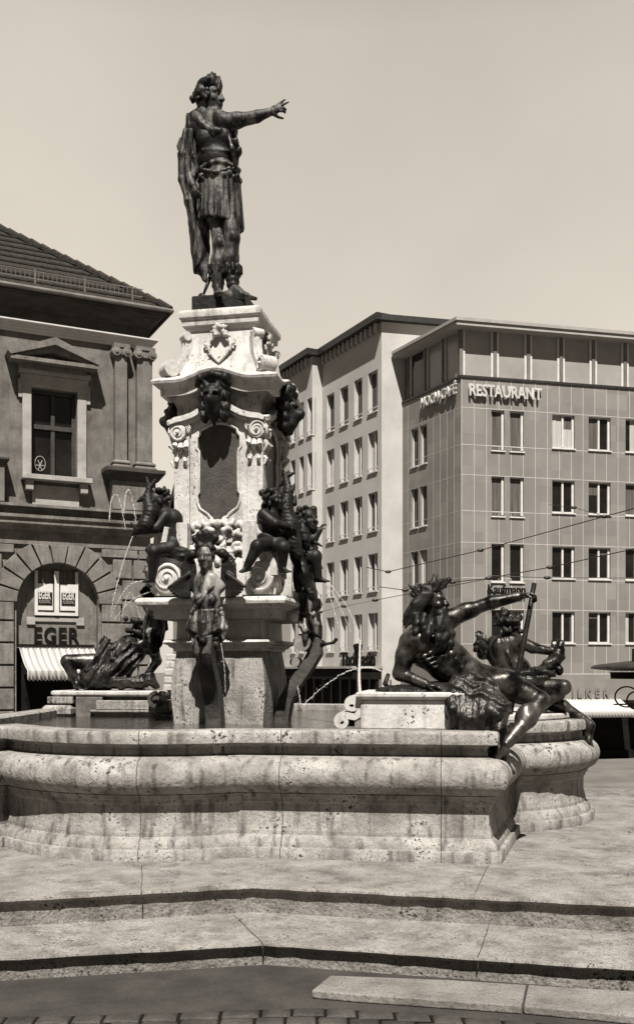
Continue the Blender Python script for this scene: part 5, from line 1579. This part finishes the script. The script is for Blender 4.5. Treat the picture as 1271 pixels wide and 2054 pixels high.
for j in range(22):                                          # ragged locks on neck, shoulder and chest
    x = rr.uniform(836, 906); y = 1232 + rr.uniform(0, 34) + max(0, x - 880) * .4; d = -.15 - .05 * math.sin((x - 836) / 70 * 3.1)
    H.chain([p(x, y, d), p(x + rr.uniform(-6, 4), y + 16, d - .015), p(x + rr.uniform(-14, 8), y + 30 + rr.uniform(0, 14), d + .01)], [.022, .026, .007], .008)
for j in range(9):                                           # reeds hanging behind the head
    x = 842 - 2.5 * j; y = 1192 + 4 * j
    H.chain([p(x + 8, y - 4, -.06 + .03 * (j % 3)), p(x - 8, y + 10, -.06), p(x - 20 + 3 * (j % 3), y + 30 + 8 * (j % 2), -.05)], [.018, .022, .005], .006)
for j in range(9):                                           # reed leaves of the wreath
    x = 838 + 6 * j; d = -.08 + .16 * (j % 2)
    H.chain([p(x, 1196 - 2 * j, d), p(x - 10 + 3 * j, 1180 - 2.2 * j, d), p(x - 20 + 5 * j, 1170 + rr.uniform(-6, 22) - 1.6 * j, d)], [.016, .020, .006], .006)
for q in ((864, 1166), (870, 1150), (877, 1152), (884, 1160), (858, 1164)): H.chain([p(864, 1186, -.03), p((864 + q[0]) / 2 + 1, (1186 + q[1]) / 2, -.03), p(*q, -.02)], [.014, .020, .006], .006)
H.build('hair_and_beard', .0092, M['bronze'], g1)
Dp = Sculpt(870, 1395, Y1)
Dp.cap(p(925, 1384, -.18), p(1004, 1420, -.36), .125, .088, .04, ((.35, .1, 1), .012, 80))
Dp.chain([p(884, 1394, -.14), p(912, 1374, -.22), p(948, 1358, -.22), p(985, 1372, -.24), p(1008, 1408, -.30)], [.03, .04, .045, .04, .03], .02, ((.5, 0, 1), .008, 110))
rr = random.Random(77)
for j in range(15):                                          # hanging folds
    t = j / 14; x = 902 + 100 * t; yt = 1390 + 26 * t
    yb = 1434 + 46 * math.sin(math.pi * min(1, t * 1.25)) ** .8 + rr.uniform(-7, 7) if t < .8 else 1462 - 60 * (t - .8) + rr.uniform(-6, 6)
    d = -.26 - .12 * t - .035 * (j % 2)
    Dp.chain([p(x, yt, d + .04), p(x + rr.uniform(-3, 5), (yt + yb) / 2, d - .03), p(x + rr.uniform(-7, 5), yb, d - .02)], [.040, .046 if j % 2 else .036, .022], .016)
Dp.build('drapery', .0092, M['bronze_cloth'], g1)
Rk = Sculpt(870, 1395, Y1)
Rk.ell(p(818, 1388, .02), (.26, .22, .055), k=.03, fold=((1, .5, .2), .010, 90)); Rk.ell(p(870, 1386, .0), (.24, .20, .07), k=.03, fold=((.6, .5, .6), .010, 80)); Rk.ell(p(900, 1388, -.05), (.2, .2, .08), k=.03, fold=((.6, .5, .6), .010, 80))
for j in range(14):
    x = 770 + j * 9; Rk.cap(p(x, 1390, -.18 + .03 * (j % 3)), p(x + 14, 1376 + 4 * (j % 3), -.1), .02, .012, .01)
Rk.build('reed_bed', .0105, M['bronze'], g1)
b = MB(); b.T = Matrix.Translation(S.loc); b.tube([p(1071, 1170, .05), p(1060, 1235, .03), p(1042, 1330, -.02), p(1022, 1432, -.06)], [.020, .021, .022, .024], 10)
oar = tag(b.build('oar_shaft', M['bronze'], smooth=True), 'bronze oar shaft standing in the raised hand of the near river god', 'oar')

# his pedestal
ang = math.atan2(fd[1], fd[0])
Yp = 7.74; xp = (697 - CX) * Yp / FPX
pd1 = thing('statue_pedestal', 'pale stone pedestal with S shaped scroll under the bearded reclining river god', 'pedestal', (xp, Yp, 1.297), ang)
b = MB(); b.box(.10, 1.02, 0, .95, 0, .225); b.box(1.021, 1.09, -.05, .95, 0, .16); b.build('block', M['marble_clean'], pd1, bevel=.008)
b = MB(); b.rect_loft(.10, 1.10, -.005, .95, [(.0, .226), (.02, .235), (.035, .25), (.035, .275), (.02, .285)]); b.build('top_slab', M['marble_clean'], pd1, bevel=.004)
def spiral(cx, cz, r0, r1, a0, turns, n=22): return [(cx + (r0 + (r1 - r0) * i / n) * math.cos(a0 + turns * 2 * math.pi * i / n), cz + (r0 + (r1 - r0) * i / n) * math.sin(a0 + turns * 2 * math.pi * i / n)) for i in range(n + 1)]
up_ = spiral(.035, .188, .012, .062, R(180), -1.45)          # upper curl
lo_ = spiral(-.045, .055, .060, .010, R(60), 1.4)
pth = up_ + [(.098, .15), (.085, .11), (.05, .09), (.0, .10), (-.02, .108)] + lo_
b = MB(); b.ribbon(pth, [.017] * len(up_) + [.026] * 5 + [.018] * len(lo_), .02, .30); b.build('scroll', M['marble_clean'], pd1, smooth=40)
b = MB(); b.box(.05, .099, .03, .9, 0, .13); b.box(-.09, .05, .32, .9, 0, .06); b.build('back_block', M['marble'], pd1, bevel=.006)
# flat slab over the right lobe carrying the second river god
P_ = [(1.42, 8.95), (1.72, 8.85)] + [(x, y) for x, y in offset_poly(arc((1.66, 8.80), (2.20, 10.9), 0.60), 0)][1:-1] + [(2.1, 10.7), (1.5, 10.7)]
n_ = len(P_)
vs = [(x, y, 1.300) for x, y in P_] + [(x, y, 1.352) for x, y in P_]
sl2 = link_mesh('statue_slab', vs, [list(range(n_))[::-1], list(range(n_, 2 * n_))] + [[i, (i + 1) % n_, n_ + (i + 1) % n_, n_ + i] for i in range(n_)], M['marble_clean'])
tag(sl2, 'flat pale slab on the right basin lobe under the river god seen from behind', 'slab')
bv = sl2.modifiers.new('bevel', 'BEVEL'); bv.width = .012; bv.segments = 2; bv.limit_method = 'ANGLE'

# ------------------------------------------------------------------ second river god, seen from behind
Y2 = 9.35
S = Sculpt(1060, 1440, Y2); p = S.p
g2 = thing('river_god', 'bronze river god with wreath seen from behind at the right basin lobe, beyond the oar', 'statue', S.loc)
S.ell(p(1010, 1312, .02), (.16, .13, .17), basis((0, 1, 0), (-.45, 0, .9)), .05); S.ell(p(1000, 1295, -.09), (.06, .05, .08), k=.04); S.ell(p(1026, 1290, -.09), (.07, .05, .08), k=.04)
S.chain([p(1012, 1280, -.11), p(1018, 1310, -.13), p(1035, 1345, -.13)], [.012, .016, .02], .02)
S.ell(p(1034, 1345, .0), (.145, .125, .14), k=.05); S.ell(p(1062, 1378, .0), (.165, .15, .13), k=.05)
S.cap(p(990, 1290, .06), p(968, 1312, .05), .07, .055, .03); S.cap(p(968, 1312, .05), p(962, 1292, -.02), .05, .036, .02); hand(S, p(962, 1292, -.02), vec(-.1, -.2, 1), vec(-.2, -1, 0), .16, .9, 1, .2)
S.cap(p(1030, 1282, -.02), p(1068, 1300, -.06), .068, .054, .03); S.cap(p(1068, 1300, -.06), p(1108, 1308, -.08), .052, .036, .02)
hand(S, p(1110, 1308, -.08), vec(.6, 0, .8), vec(.4, -.9, 0), .17, .8, -1, .2)
P2, B2 = head(S, p(1020, 1252, .04), vec(-.25, .9, -.1), vec(0, 0, 1), .24, neckto=p(1012, 1285, .03))
S.cap(p(1066, 1382, -.04), p(1130, 1378, -.18), .11, .068, .04); S.cap(p(1130, 1380, -.18), p(1086, 1418, -.16), .064, .042, .03); foot(S, p(1084, 1421, -.16), vec(-.7, -.5, -.3), vec(0, -.2, 1), .21)
S.cap(p(1078, 1400, .08), p(1128, 1418, .06), .10, .066, .04); S.cap(p(1128, 1418, .06), p(1182, 1452, .0), .062, .042, .03); foot(S, p(1184, 1456, 0), vec(.25, -.35, -.85), vec(.8, -.4, .3), .25)
S.build('body', .010, M['bronze_pol'], g2)
H = Sculpt(1060, 1440, Y2)
curlset(H, P2, B2, .24, 75, 33, lambda rr: (rr.uniform(-.42, .42), rr.uniform(-.42, .3), rr.uniform(-.35, .5)), .11, .03)
rr = random.Random(9)
for j in range(14): H.cap(p(1002 + 2.8 * j, 1246, rr.uniform(-.1, .1)), p(996 + 3.6 * j + rr.uniform(-5, 5), 1232 + rr.uniform(-5, 8), rr.uniform(-.1, .1)), .022, .010, .01)
H.build('wreath_hair', .010, M['bronze'], g2)
Dp = Sculpt(1060, 1440, Y2)
Dp.ell(p(1070, 1362, -.1), (.16, .10, .09), k=.03, fold=((.3, .2, 1), .011, 90)); Dp.chain([p(1040, 1352, -.14), p(1075, 1345, -.17), p(1108, 1352, -.14)], [.03, .04, .035], .02, ((.3, .2, 1), .008, 110))
Dp.ell(p(1104, 1392, .0), (.13, .12, .11), k=.04, fold=((.5, .2, 1), .011, 80))
Dp.build('drapery', .010, M['bronze_cloth'], g2)
Hn = Sculpt(1060, 1440, Y2)
Hn.chain([p(1080, 1348, -.1), p(1100, 1335, -.1), p(1118, 1316, -.1), p(1124, 1292, -.1)], [.04, .06, .065, .04], .03, ((.3, 0, 1), .006, 90)); Hn.ell(p(1121, 1345, -.1), (.04, .05, .05), k=.02)
Hn.build('horn', .010, M['bronze_pol'], g2)
Hn = Sculpt(1060, 1440, Y2)
Hn.chain([p(975, 1300, -.05), p(958, 1290, -.06)], [.03, .03], .01)
for j in range(12): Hn.ell(p(952 + rr.uniform(0, 30), 1284 + rr.uniform(0, 26), -.03 + rr.uniform(-.04, .04)), rr.uniform(.018, .03), k=.006)
Hn.build('grapes', .010, M['bronze'], g2)

# ------------------------------------------------------------------ goddess on the left, seen from behind
Y3 = 11.9
S = Sculpt(230, 1388, Y3); p = S.p
g3 = thing('river_goddess', 'bronze river figure in folded drapery bent over at the left rear of the basin', 'statue', S.loc)
S.ell(p(262, 1304, 0), (.19, .15, .17), basis((0, 1, 0), (.75, 0, .65)), .05); S.ell(p(228, 1335, 0), (.19, .16, .18), k=.06); S.ell(p(196, 1362, 0), (.24, .19, .17), k=.06)
S.cap(p(288, 1296, .0), p(306, 1300, -.03), .10, .08, .04); S.cap(p(306, 1300, -.03), p(315, 1326, -.05), .072, .056, .03); S.cap(p(315, 1326, -.05), p(293, 1358, -.1), .054, .04, .02); hand(S, p(292, 1360, -.1), vec(-.3, -.3, -.8), vec(-.4, -.8, .2), .18, .3, 1, .2)
S.cap(p(205, 1330, .0), p(136, 1326, -.1), .12, .078, .04); S.cap(p(134, 1328, -.1), p(152, 1366, -.1), .074, .05, .03); foot(S, p(153, 1369, -.1), vec(.3, -.9, -.1), vec(0, 0, 1), .22)
P3, B3 = head(S, p(284, 1266, .02), vec(.55, .7, -.2), vec(.2, 0, 1), .25, neckto=p(276, 1296, .0))
S.build('body', .0125, M['bronze_pol'], g3)
H = Sculpt(230, 1388, Y3)
curlset(H, P3, B3, .25, 60, 43, lambda rr: (rr.uniform(-.36, .36), rr.uniform(-.46, .2), rr.uniform(-.3, .5)), .10, .03)
for j in range(8): H.ell(p(252 + rr.uniform(0, 26), 1240 + rr.uniform(0, 26), -.06 + rr.uniform(-.04, .04)), rr.uniform(.025, .045), k=.01)
for j in range(5): H.ell(p(300 + rr.uniform(0, 14), 1262 + rr.uniform(0, 14), -.02), rr.uniform(.025, .04), k=.01)
H.build('wreath_hair', .0125, M['bronze'], g3)
Dp = Sculpt(230, 1388, Y3)
fo = ((.9, .2, -.75), .020, 72)
Dp.ell(p(240, 1326, -.08), (.22, .13, .26), basis((0, 1, 0), (.75, 0, .65)), .05, fo); Dp.ell(p(205, 1356, -.08), (.27, .17, .16), k=.05, fold=fo)
Dp.chain([p(212, 1285, -.05), p(200, 1320, -.1), p(178, 1360, -.12), p(170, 1378, -.12)], [.05, .075, .08, .05], .03, fo)
Dp.chain([p(262, 1288, -.14), p(235, 1330, -.20), p(200, 1365, -.22)], [.035, .05, .04], .02, fo)
Dp.ell(p(250, 1370, -.05), (.36, .2, .08), k=.04, fold=((.4, .3, 1), .02, 50)); Dp.chain([p(270, 1368, -.15), p(300, 1362, -.15), p(312, 1376, -.1)], [.07, .075, .05], .03, ((.3, .1, 1), .012, 60))
Dp.build('drapery', .0115, M['bronze_cloth'], g3)
pd3 = thing('statue_pedestal', 'weathered pedestal of stacked mouldings at the left rear under the bent figure', 'pedestal', ((240 - CX) * 11.6 / FPX, 11.6, 1.2), R(-6))
s3 = 11.6 / FPX; z3 = lambda y: EYE - (y - HZ) * s3 - 1.2
X3 = lambda x: (x - 240) * s3
b = MB(); b.rect_loft(X3(104), X3(322), .0, .8, [(0, z3(1397)), (.03, z3(1394)), (.03, z3(1388)), (.015, z3(1386))]); b.build('top_slab', M['marble_clean'], pd3, bevel=.006)
b = MB(); b.box(X3(148), X3(318), .10, .8, z3(1412), z3(1397.2)); b.box(X3(196), X3(345), -.10, .8, z3(1424), z3(1405)); b.rect_loft(X3(190), X3(348), -.05, .8, [(0, z3(1450)), (.0, z3(1432)), (.05, z3(1428)), (.05, z3(1424.2))]); b.box(X3(92), X3(145), -.04, .6, z3(1412), z3(1398)); b.rect_loft(X3(90), X3(140), -.08, .6, [(0, z3(1440)), (.03, z3(1432)), (.03, z3(1421)), (0, z3(1415))])
b.build('block', M['marble'], pd3, bevel=.012)
b = MB(); b.box(X3(150), X3(205), -.02, .1, z3(1440), z3(1398)); b.build('shadowed_block', M['marble_shaded'], pd3, bevel=.01)
b = MB(); b.ribbon(spiral(X3(322), z3(1404), .09, .02, R(100), 1.2), .02, -.18, -.02); b.build('scroll', M['marble_dark'], pd3, smooth=40)
# pale stonework glimpsed between the figure and the column
b = MB(); 
for i in range(5): b.box(X3(318), X3(345) + .02 * (i % 2), .25 + .03 * i, .8, z3(1386) + .09 * i, z3(1386) + .09 * i + .07)
b.build('rear_block', M['marble_clean'], pd3, bevel=.01)

# ------------------------------------------------------------------ putti on the column scrolls
def putto(label, px, py, Y, P):
    S = Sculpt(px, py, Y); p = S.p
    t = thing('putto', label, 'bronze figure', S.loc)
    m_ = S.m
    S.ell(p(*P['pelvis']), (.12, .11, .11), k=.05); S.ell(p(*P['belly']), (.105, .10, .12), k=.05); S.ell(p(*P['chest']), (.115, .095, .11), k=.05)
    for a in P['arms']:
        S.cap(p(*a[0]), p(*a[1]), .058, .046, .03); S.cap(p(*a[1]), p(*a[2]), .046, .034, .02)
        d = p(*a[2]) - p(*a[1]); hand(S, p(*a[2]), d, vec(0, -.3, 1), .12, .8, 1, .2)
    for a in P['legs']:
        S.cap(p(*a[0]), p(*a[1]), .085, .062, .03); S.cap(p(*a[1]), p(*a[2]), .062, .04, .03)
        foot(S, p(*a[2]), vec(*a[3]), vec(0, -.2, 1), .15)
    Ph, Bh = head(S, p(*P['head']), vec(*P['fwd']), vec(0, 0, 1), P['sz'], neckto=p(*P['chest']))
    S.build('body', .0098, M['bronze'], t)
    H = Sculpt(px, py, Y)
    curlset(H, Ph, Bh, P['sz'], 60, int(px), lambda rr: (rr.uniform(-.36, .36), rr.uniform(-.48, .15), rr.uniform(-.2, .48)), .11, .03)
    H.build('curly_hair', .0098, M['bronze'], t)
    if 'cloth' in P:
        D_ = Sculpt(px, py, Y)
        for c, r_ in P['cloth']: D_.ell(p(*c), r_, k=.03, fold=((.5, .3, 1), .010, 80))
        D_.build('cloth', .0098, M['bronze'], t)
    return t, S
putto('bronze putto sitting on the left column scroll and leaning over a spouting fish', 345, 1120, 9.98, dict(
    pelvis=(346, 1098, 0), belly=(350, 1070, .02), chest=(344, 1042, 0), head=(316, 1008, -.04), fwd=(-.85, -.4, -.25), sz=.25,
    arms=[((332, 1034, -.06), (312, 1060, -.12), (288, 1066, -.1)), ((352, 1034, .08), (325, 1062, .08), (296, 1058, .03))],
    legs=[((342, 1100, -.06), (309, 1106, -.16), (305, 1158, -.12), (-.8, -.5, -.1)), ((350, 1104, .06), (316, 1120, .04), (312, 1168, .04), (-.5, -.7, -.1))],
    cloth=[((352, 1108, -.02), (.15, .12, .07)), ((366, 1112, -.1), (.09, .07, .08))]))
def fish(label, px, py, Y, pts, rs, fins):
    S = Sculpt(px, py, Y); p = S.p
    t = thing('spouting_fish', label, 'bronze fish', S.loc)
    S.chain([p(*q) for q in pts], rs, .03, ((.3, .2, 1), .004, 160))
    S.build('body', .0095, M['bronze'], t)
    for a, b_, ra in fins:
        F = Sculpt(px, py, Y); F.cap(p(*a), p(*b_), ra, ra * .45, .012); F.build('fin', .0095, M['bronze'], t)
fish('bronze fish with upright tail held by the left putto', 285, 1070, 9.9, [(300, 975, 0), (296, 1000, 0), (302, 1028, -.05), (292, 1052, -.08), (275, 1064, -.08), (266, 1072, -.08)], [.03, .05, .075, .07, .04, .014],
     [((300, 978, 0), (294, 958, 0), .03), ((300, 978, 0), (312, 962, 0), .03), ((286, 1000, 0), (276, 1006, 0), .03), ((270, 1055, -.05), (262, 1048, -.05), .02)])
putto('bronze putto with bent knee embracing the upright fish at the right of the shaft', 545, 1110, 9.72, dict(
    pelvis=(548, 1082, 0), belly=(542, 1062, 0), chest=(538, 1038, 0), head=(551, 1004, -.02), fwd=(.85, -.1, .1), sz=.24,
    arms=[((528, 1032, -.1), (552, 1050, -.16), (578, 1056, -.12)), ((548, 1034, .08), (570, 1048, .08), (585, 1040, .05))],
    legs=[((544, 1088, -.06), (516, 1096, -.22), (496, 1136, -.2), (-.6, -.6, -.2)), ((556, 1088, -.04), (568, 1098, -.16), (566, 1138, -.12), (.6, -.7, -.1))],
    cloth=[((536, 1078, -.08), (.10, .06, .05))]))
fish('bronze fish standing on its head between the two right putti', 585, 1095, 9.75, [(572, 950, .05), (578, 985, .02), (572, 1020, 0), (582, 1055, -.02), (586, 1088, -.03), (598, 1112, -.05)], [.022, .05, .075, .09, .085, .05],
     [((574, 962, .05), (560, 975, .05), .035), ((575, 955, .05), (590, 948, .04), .03), ((584, 985, 0), (590, 972, 0), .03), ((590, 1010, 0), (592, 995, 0), .03), ((568, 1000, 0), (558, 992, 0), .025), ((575, 965, .05), (578, 945, .05), .028)])
putto('curly headed bronze putto seated with dangling foot at the far right of the table slab', 608, 1130, 10.0, dict(
    pelvis=(604, 1112, 0), belly=(602, 1092, 0), chest=(604, 1072, 0), head=(618, 1044, 0), fwd=(.4, -.5, .1), sz=.27,
    arms=[((596, 1068, -.06), (590, 1092, -.12), (606, 1100, -.12)), ((614, 1070, .02), (628, 1082, -.02), (640, 1064, -.02))],
    legs=[((606, 1118, -.04), (632, 1116, -.10), (638, 1158, -.08), (.9, -.35, -.05)), ((602, 1122, .0), (606, 1150, -.12), (616, 1180, -.08), (.4, -.8, -.1))],
    cloth=[((612, 1106, -.02), (.13, .12, .06))]))
fish('small bronze fish hanging head down before the far right putto', 611, 1070, 9.85, [(606, 1050, 0), (608, 1066, -.01), (612, 1082, -.01), (614, 1098, -.01)], [.02, .045, .045, .02], [((632, 1088, 0), (646, 1096, 0), .02)])

# ------------------------------------------------------------------ water jets
def jet(label, lines, Y, r=.006, m='spray', group=None):
    j = MB(); rj = random.Random(len(label) * 7 + int(Y * 10))
    for L in lines:
        pts = []
        n = len(L)
        for i in range(n - 1):
            for k in range(6):
                t = k / 6
                a = L[max(0, i - 1)]; b_ = L[i]; c = L[i + 1]; d = L[min(n - 1, i + 2)]
                q = [.5 * (2 * b_[m_] + (c[m_] - a[m_]) * t + (2 * a[m_] - 5 * b_[m_] + 4 * c[m_] - d[m_]) * t * t + (3 * b_[m_] - a[m_] - 3 * c[m_] + d[m_]) * t ** 3) for m_ in (0, 1)]
                pts.append(q)
        pts.append(L[-1])
        w3 = [Vector(((x - CX) * Y / FPX, Y, EYE - (y - HZ) * Y / FPX)) for x, y in pts]
        fine = [w3[i].lerp(w3[i + 1], k / 4) for i in range(len(w3) - 1) for k in range(4)] + [w3[-1]]
        i = 0; N = len(fine)
        if m == 'jet':
            j.tube(fine, [r * (.55 + .45 * k / N) * rj.uniform(.92, 1.1) for k in range(N)], 7); continue
        while i < N - 1:                                     # the water breaks into threads and drops as it falls
            prog = i / N
            ln = max(2, int(rj.uniform(14, 26) * (1 - .72 * prog)))
            seg = [q + Vector((rj.uniform(-1, 1), rj.uniform(-1, 1), rj.uniform(-1, 1))) * r * (.15 + .7 * prog) for q in fine[i:min(N, i + ln + 1)]]
            if len(seg) > 1:
                j.tube(seg, [r * rj.uniform(.35, 1.15) * (1 - .35 * prog) * (.4 if k in (0, len(seg) - 1) else 1) for k in range(len(seg))], 5)
            for _ in range(int(1 + 4 * prog)):
                c_ = fine[min(N - 1, i + rj.randrange(ln))] + Vector((rj.gauss(0, 1), rj.gauss(0, 1), rj.gauss(0, 1))) * r * (1 + 2.2 * prog)
                e_ = r * rj.uniform(.2, .5)
                j.tube([c_ - Vector((0, 0, e_)), c_, c_ + Vector((0, 0, e_))], [e_ * .2, e_, e_ * .2], 4)
            i += ln
    return tag(j.build('water_jet', M[m], smooth=True), label, 'water jet', group)
jet('left and slightly lower of two thin arching water jets before the townhouse pedestal', [[(219, 1046), (223, 1005), (233, 992), (243, 1015), (252, 1062)]], 9.8, .0085, group='arching water jets at the left')
jet('right and slightly higher of two thin arching water jets before the townhouse pedestal', [[(248, 1030), (252, 992), (259, 983), (266, 1005), (273, 1050)]], 9.82, .0085, group='arching water jets at the left')
jet('straight water jet falling steeply from the mouth of the left fish', [[(266, 1076), (248, 1125), (232, 1185), (220, 1242)]], 9.7, .008)
jet('water jet curving down from below the left putto foot', [[(296, 1164), (262, 1172), (238, 1204), (222, 1238)]], 9.9, .007)
jet('narrow peaked water jet above the head of the bent figure', [[(244, 1240), (254, 1200), (262, 1188), (270, 1205), (284, 1246)]], 10.2, .006)
jet('faint slanting water jet crossing the narrow peaked one', [[(330, 1182), (296, 1189), (262, 1206), (230, 1242)]], 10.15, .006)
jet('longest and rightmost of three thin jets fanning out right of the far right putto', [[(660, 1170), (700, 1225), (724, 1300)]], 10.0, .007, group='water jets fanning out right of the column')
jet('middle of three thin jets fanning out right of the far right putto', [[(656, 1170), (680, 1215), (704, 1268)]], 10.02, .007, group='water jets fanning out right of the column')
jet('steepest and leftmost of three thin jets fanning out right of the far right putto', [[(654, 1172), (664, 1205), (680, 1262)]], 10.04, .007, group='water jets fanning out right of the column')
jet('low arching water jet between the column and the reed bed of the near river god', [[(780, 1362), (768, 1348), (735, 1339), (690, 1350), (640, 1385), (606, 1418)]], 8.6, .008)
jet('thick white falling water column at the left end of the near pedestal', [[(722, 1284), (721, 1320), (720, 1360), (722, 1395)]], 7.9, .014, 'jet')
jet('short thin water jet dropping beside the right herm', [[(596, 1376), (600, 1395), (604, 1420)]], 9.6, .008)
jet('thin water thread falling from the front herm mask', [[(443, 1290), (450, 1340), (452, 1390)]], 9.15, .005)
b = MB(); b.tube([gq for gq in [((781 - CX) * 8.0 / FPX, 8.0, EYE - (1368 - HZ) * 8.0 / FPX - 0.06), ((772 - CX) * 8.0 / FPX, 8.0, EYE - (1372 - HZ) * 8.0 / FPX), ((779 - CX) * 8.0 / FPX, 8.02, EYE - (1352 - HZ) * 8.0 / FPX)]], [.02, .022, .016], 8)
tag(b.build('spout_pipe', M['bronze'], smooth=True), 'small bronze spout pipe by the reed bed', 'spout')

# ------------------------------------------------------------------ tram wires, lamp, kiosk
def wire(label, pts, r=.013):
    w3 = [((x - CX) * Y / FPX, Y, EYE - (y - HZ) * Y / FPX) for x, y, Y in pts]
    t = thing('tram_wire', label, 'overhead wire', w3[0], 0, 'tram wires over the street')
    o = Vector(w3[0])
    b = MB(); b.tube([tuple(Vector(q) - o) for q in w3], r, 5); b.build('cable', M['iron'], t)
    for q, k in zip(w3[1:-1], range(9)):
        c = MB(); c.T = Matrix.Translation(Vector(q) - o)
        c.lathe([(.015, -.10), (.045, -.06), (.05, 0), (.045, .06), (.015, .10)], 8, 'x'); c.build('insulator', M['iron'], t, smooth=True)
wire('tram wire rising from the white building steeply to the right across the restaurant facade', [(735, 1138, 33), (778, 1147, 32), (963, 1104, 29), (1212, 1036, 25), (1420, 980, 22)], .014)
wire('tram wire passing just behind the head of the near river god', [(760, 1177, 32), (812, 1184, 30), (907, 1168, 28), (980, 1160, 27), (1103, 1138, 25), (1420, 1068, 22)])
wire('nearly level tram wire under the third row of restaurant windows', [(980, 1155, 27), (1097, 1159, 27), (1420, 1160, 27)], .010)
wire('tram wire sloping gently over the lowest windows of the white building', [(560, 1243, 30), (640, 1228, 30), (690, 1216, 30), (752, 1204, 30), (980, 1161, 27)], .010)
wire('faint tram wire over the second row of restaurant windows', [(1100, 1012, 30), (1150, 1018, 30), (1214, 1036, 25)], .008)
YL = 27.0
lp = thing('street_lamp', 'dark tapered street lamp head behind the falling water column', 'street lamp', ((717.5 - CX) * YL / FPX, YL, ZS))
zL = lambda y: EYE - (y - HZ) * YL / FPX - ZS
b = MB(); b.lathe([(.05, zL(1338)), (.08, zL(1322)), (.105, zL(1303)), (.12, zL(1300)), (.13, zL(1294)), (.06, zL(1291))], 14); b.build('lamp_head', M['black'], lp, smooth=40)
b = MB(); b.lathe([(.09, 0), (.08, .4), (.045, .5), (.04, zL(1338.1))], 12); b.build('post', M['iron'], lp, smooth=40)
YK = 14.0
ks = thing('kiosk', 'dark round topped kiosk canopy with scroll ironwork cut off by the right edge', 'kiosk', ((1325 - CX) * YK / FPX, YK, ground_z(YK)))
zK = lambda y: EYE - (y - HZ) * YK / FPX - ground_z(YK)
b = MB(); b.lathe([(.62, zK(1346)), (.9, zK(1343)), (.955, zK(1341)), (.95, zK(1338)), (.90, zK(1334)), (.5, zK(1327)), (.05, zK(1322))], 32); b.build('canopy', M['iron'], ks, smooth=40)
b = MB(); b.lathe([(.68, zK(1362)), (.69, zK(1348.5))], 32); b.build('fascia', M['black'], ks, smooth=40)
b = MB(); b.lathe([(.08, 0), (.07, zK(1362))], 12); b.build('post', M['iron'], ks, smooth=40)
b = MB()
for cx_, cy_, rr_ in ((1243, 1397, 20), (1264, 1404, 18), (1300, 1400, 22)):
    b.tube([((cx_ - 1325 + rr_ * 1.15 * math.cos(a)) * YK / FPX, -.3, zK(cy_ - rr_ * math.sin(a))) for a in [R(15 * i) for i in range(25)]], .012, 6)
b.tube([(-.75, -.3, zK(1412)), (-.1, 0, zK(1412))], .012, 6)
b.build('scroll_ironwork', M['iron'], ks, smooth=True)
text_mesh('lettering', 'K', .17, .02, M['black'], ks, ((1256 - 1325) * YK / FPX, -.25, zK(1327)), bold=.008, label='dark letter standing on the canopy')
# ------------------------------------------------------------------ traffic island kerb and street band behind the platform
def band(name, poly, z, m, label, cat):
    vs = [(x, y, ground_z(y) + z) for x, y in poly]
    o = link_mesh(name, vs, [list(range(len(poly)))], m); tag(o, label, cat, kind='structure')
b = MB()
for i in range(14):
    x = 1.5 + i * .9; y0_, y1_ = 15.6, 15.95
    b.box(x, x + .88, y0_, y1_, ground_z(15.8) - .1, ground_z(15.6) + .12)
tag(b.build('kerb', M['slab'], bevel=.02), 'row of pale kerb stones across the street behind the platform', 'kerb', kind='structure')
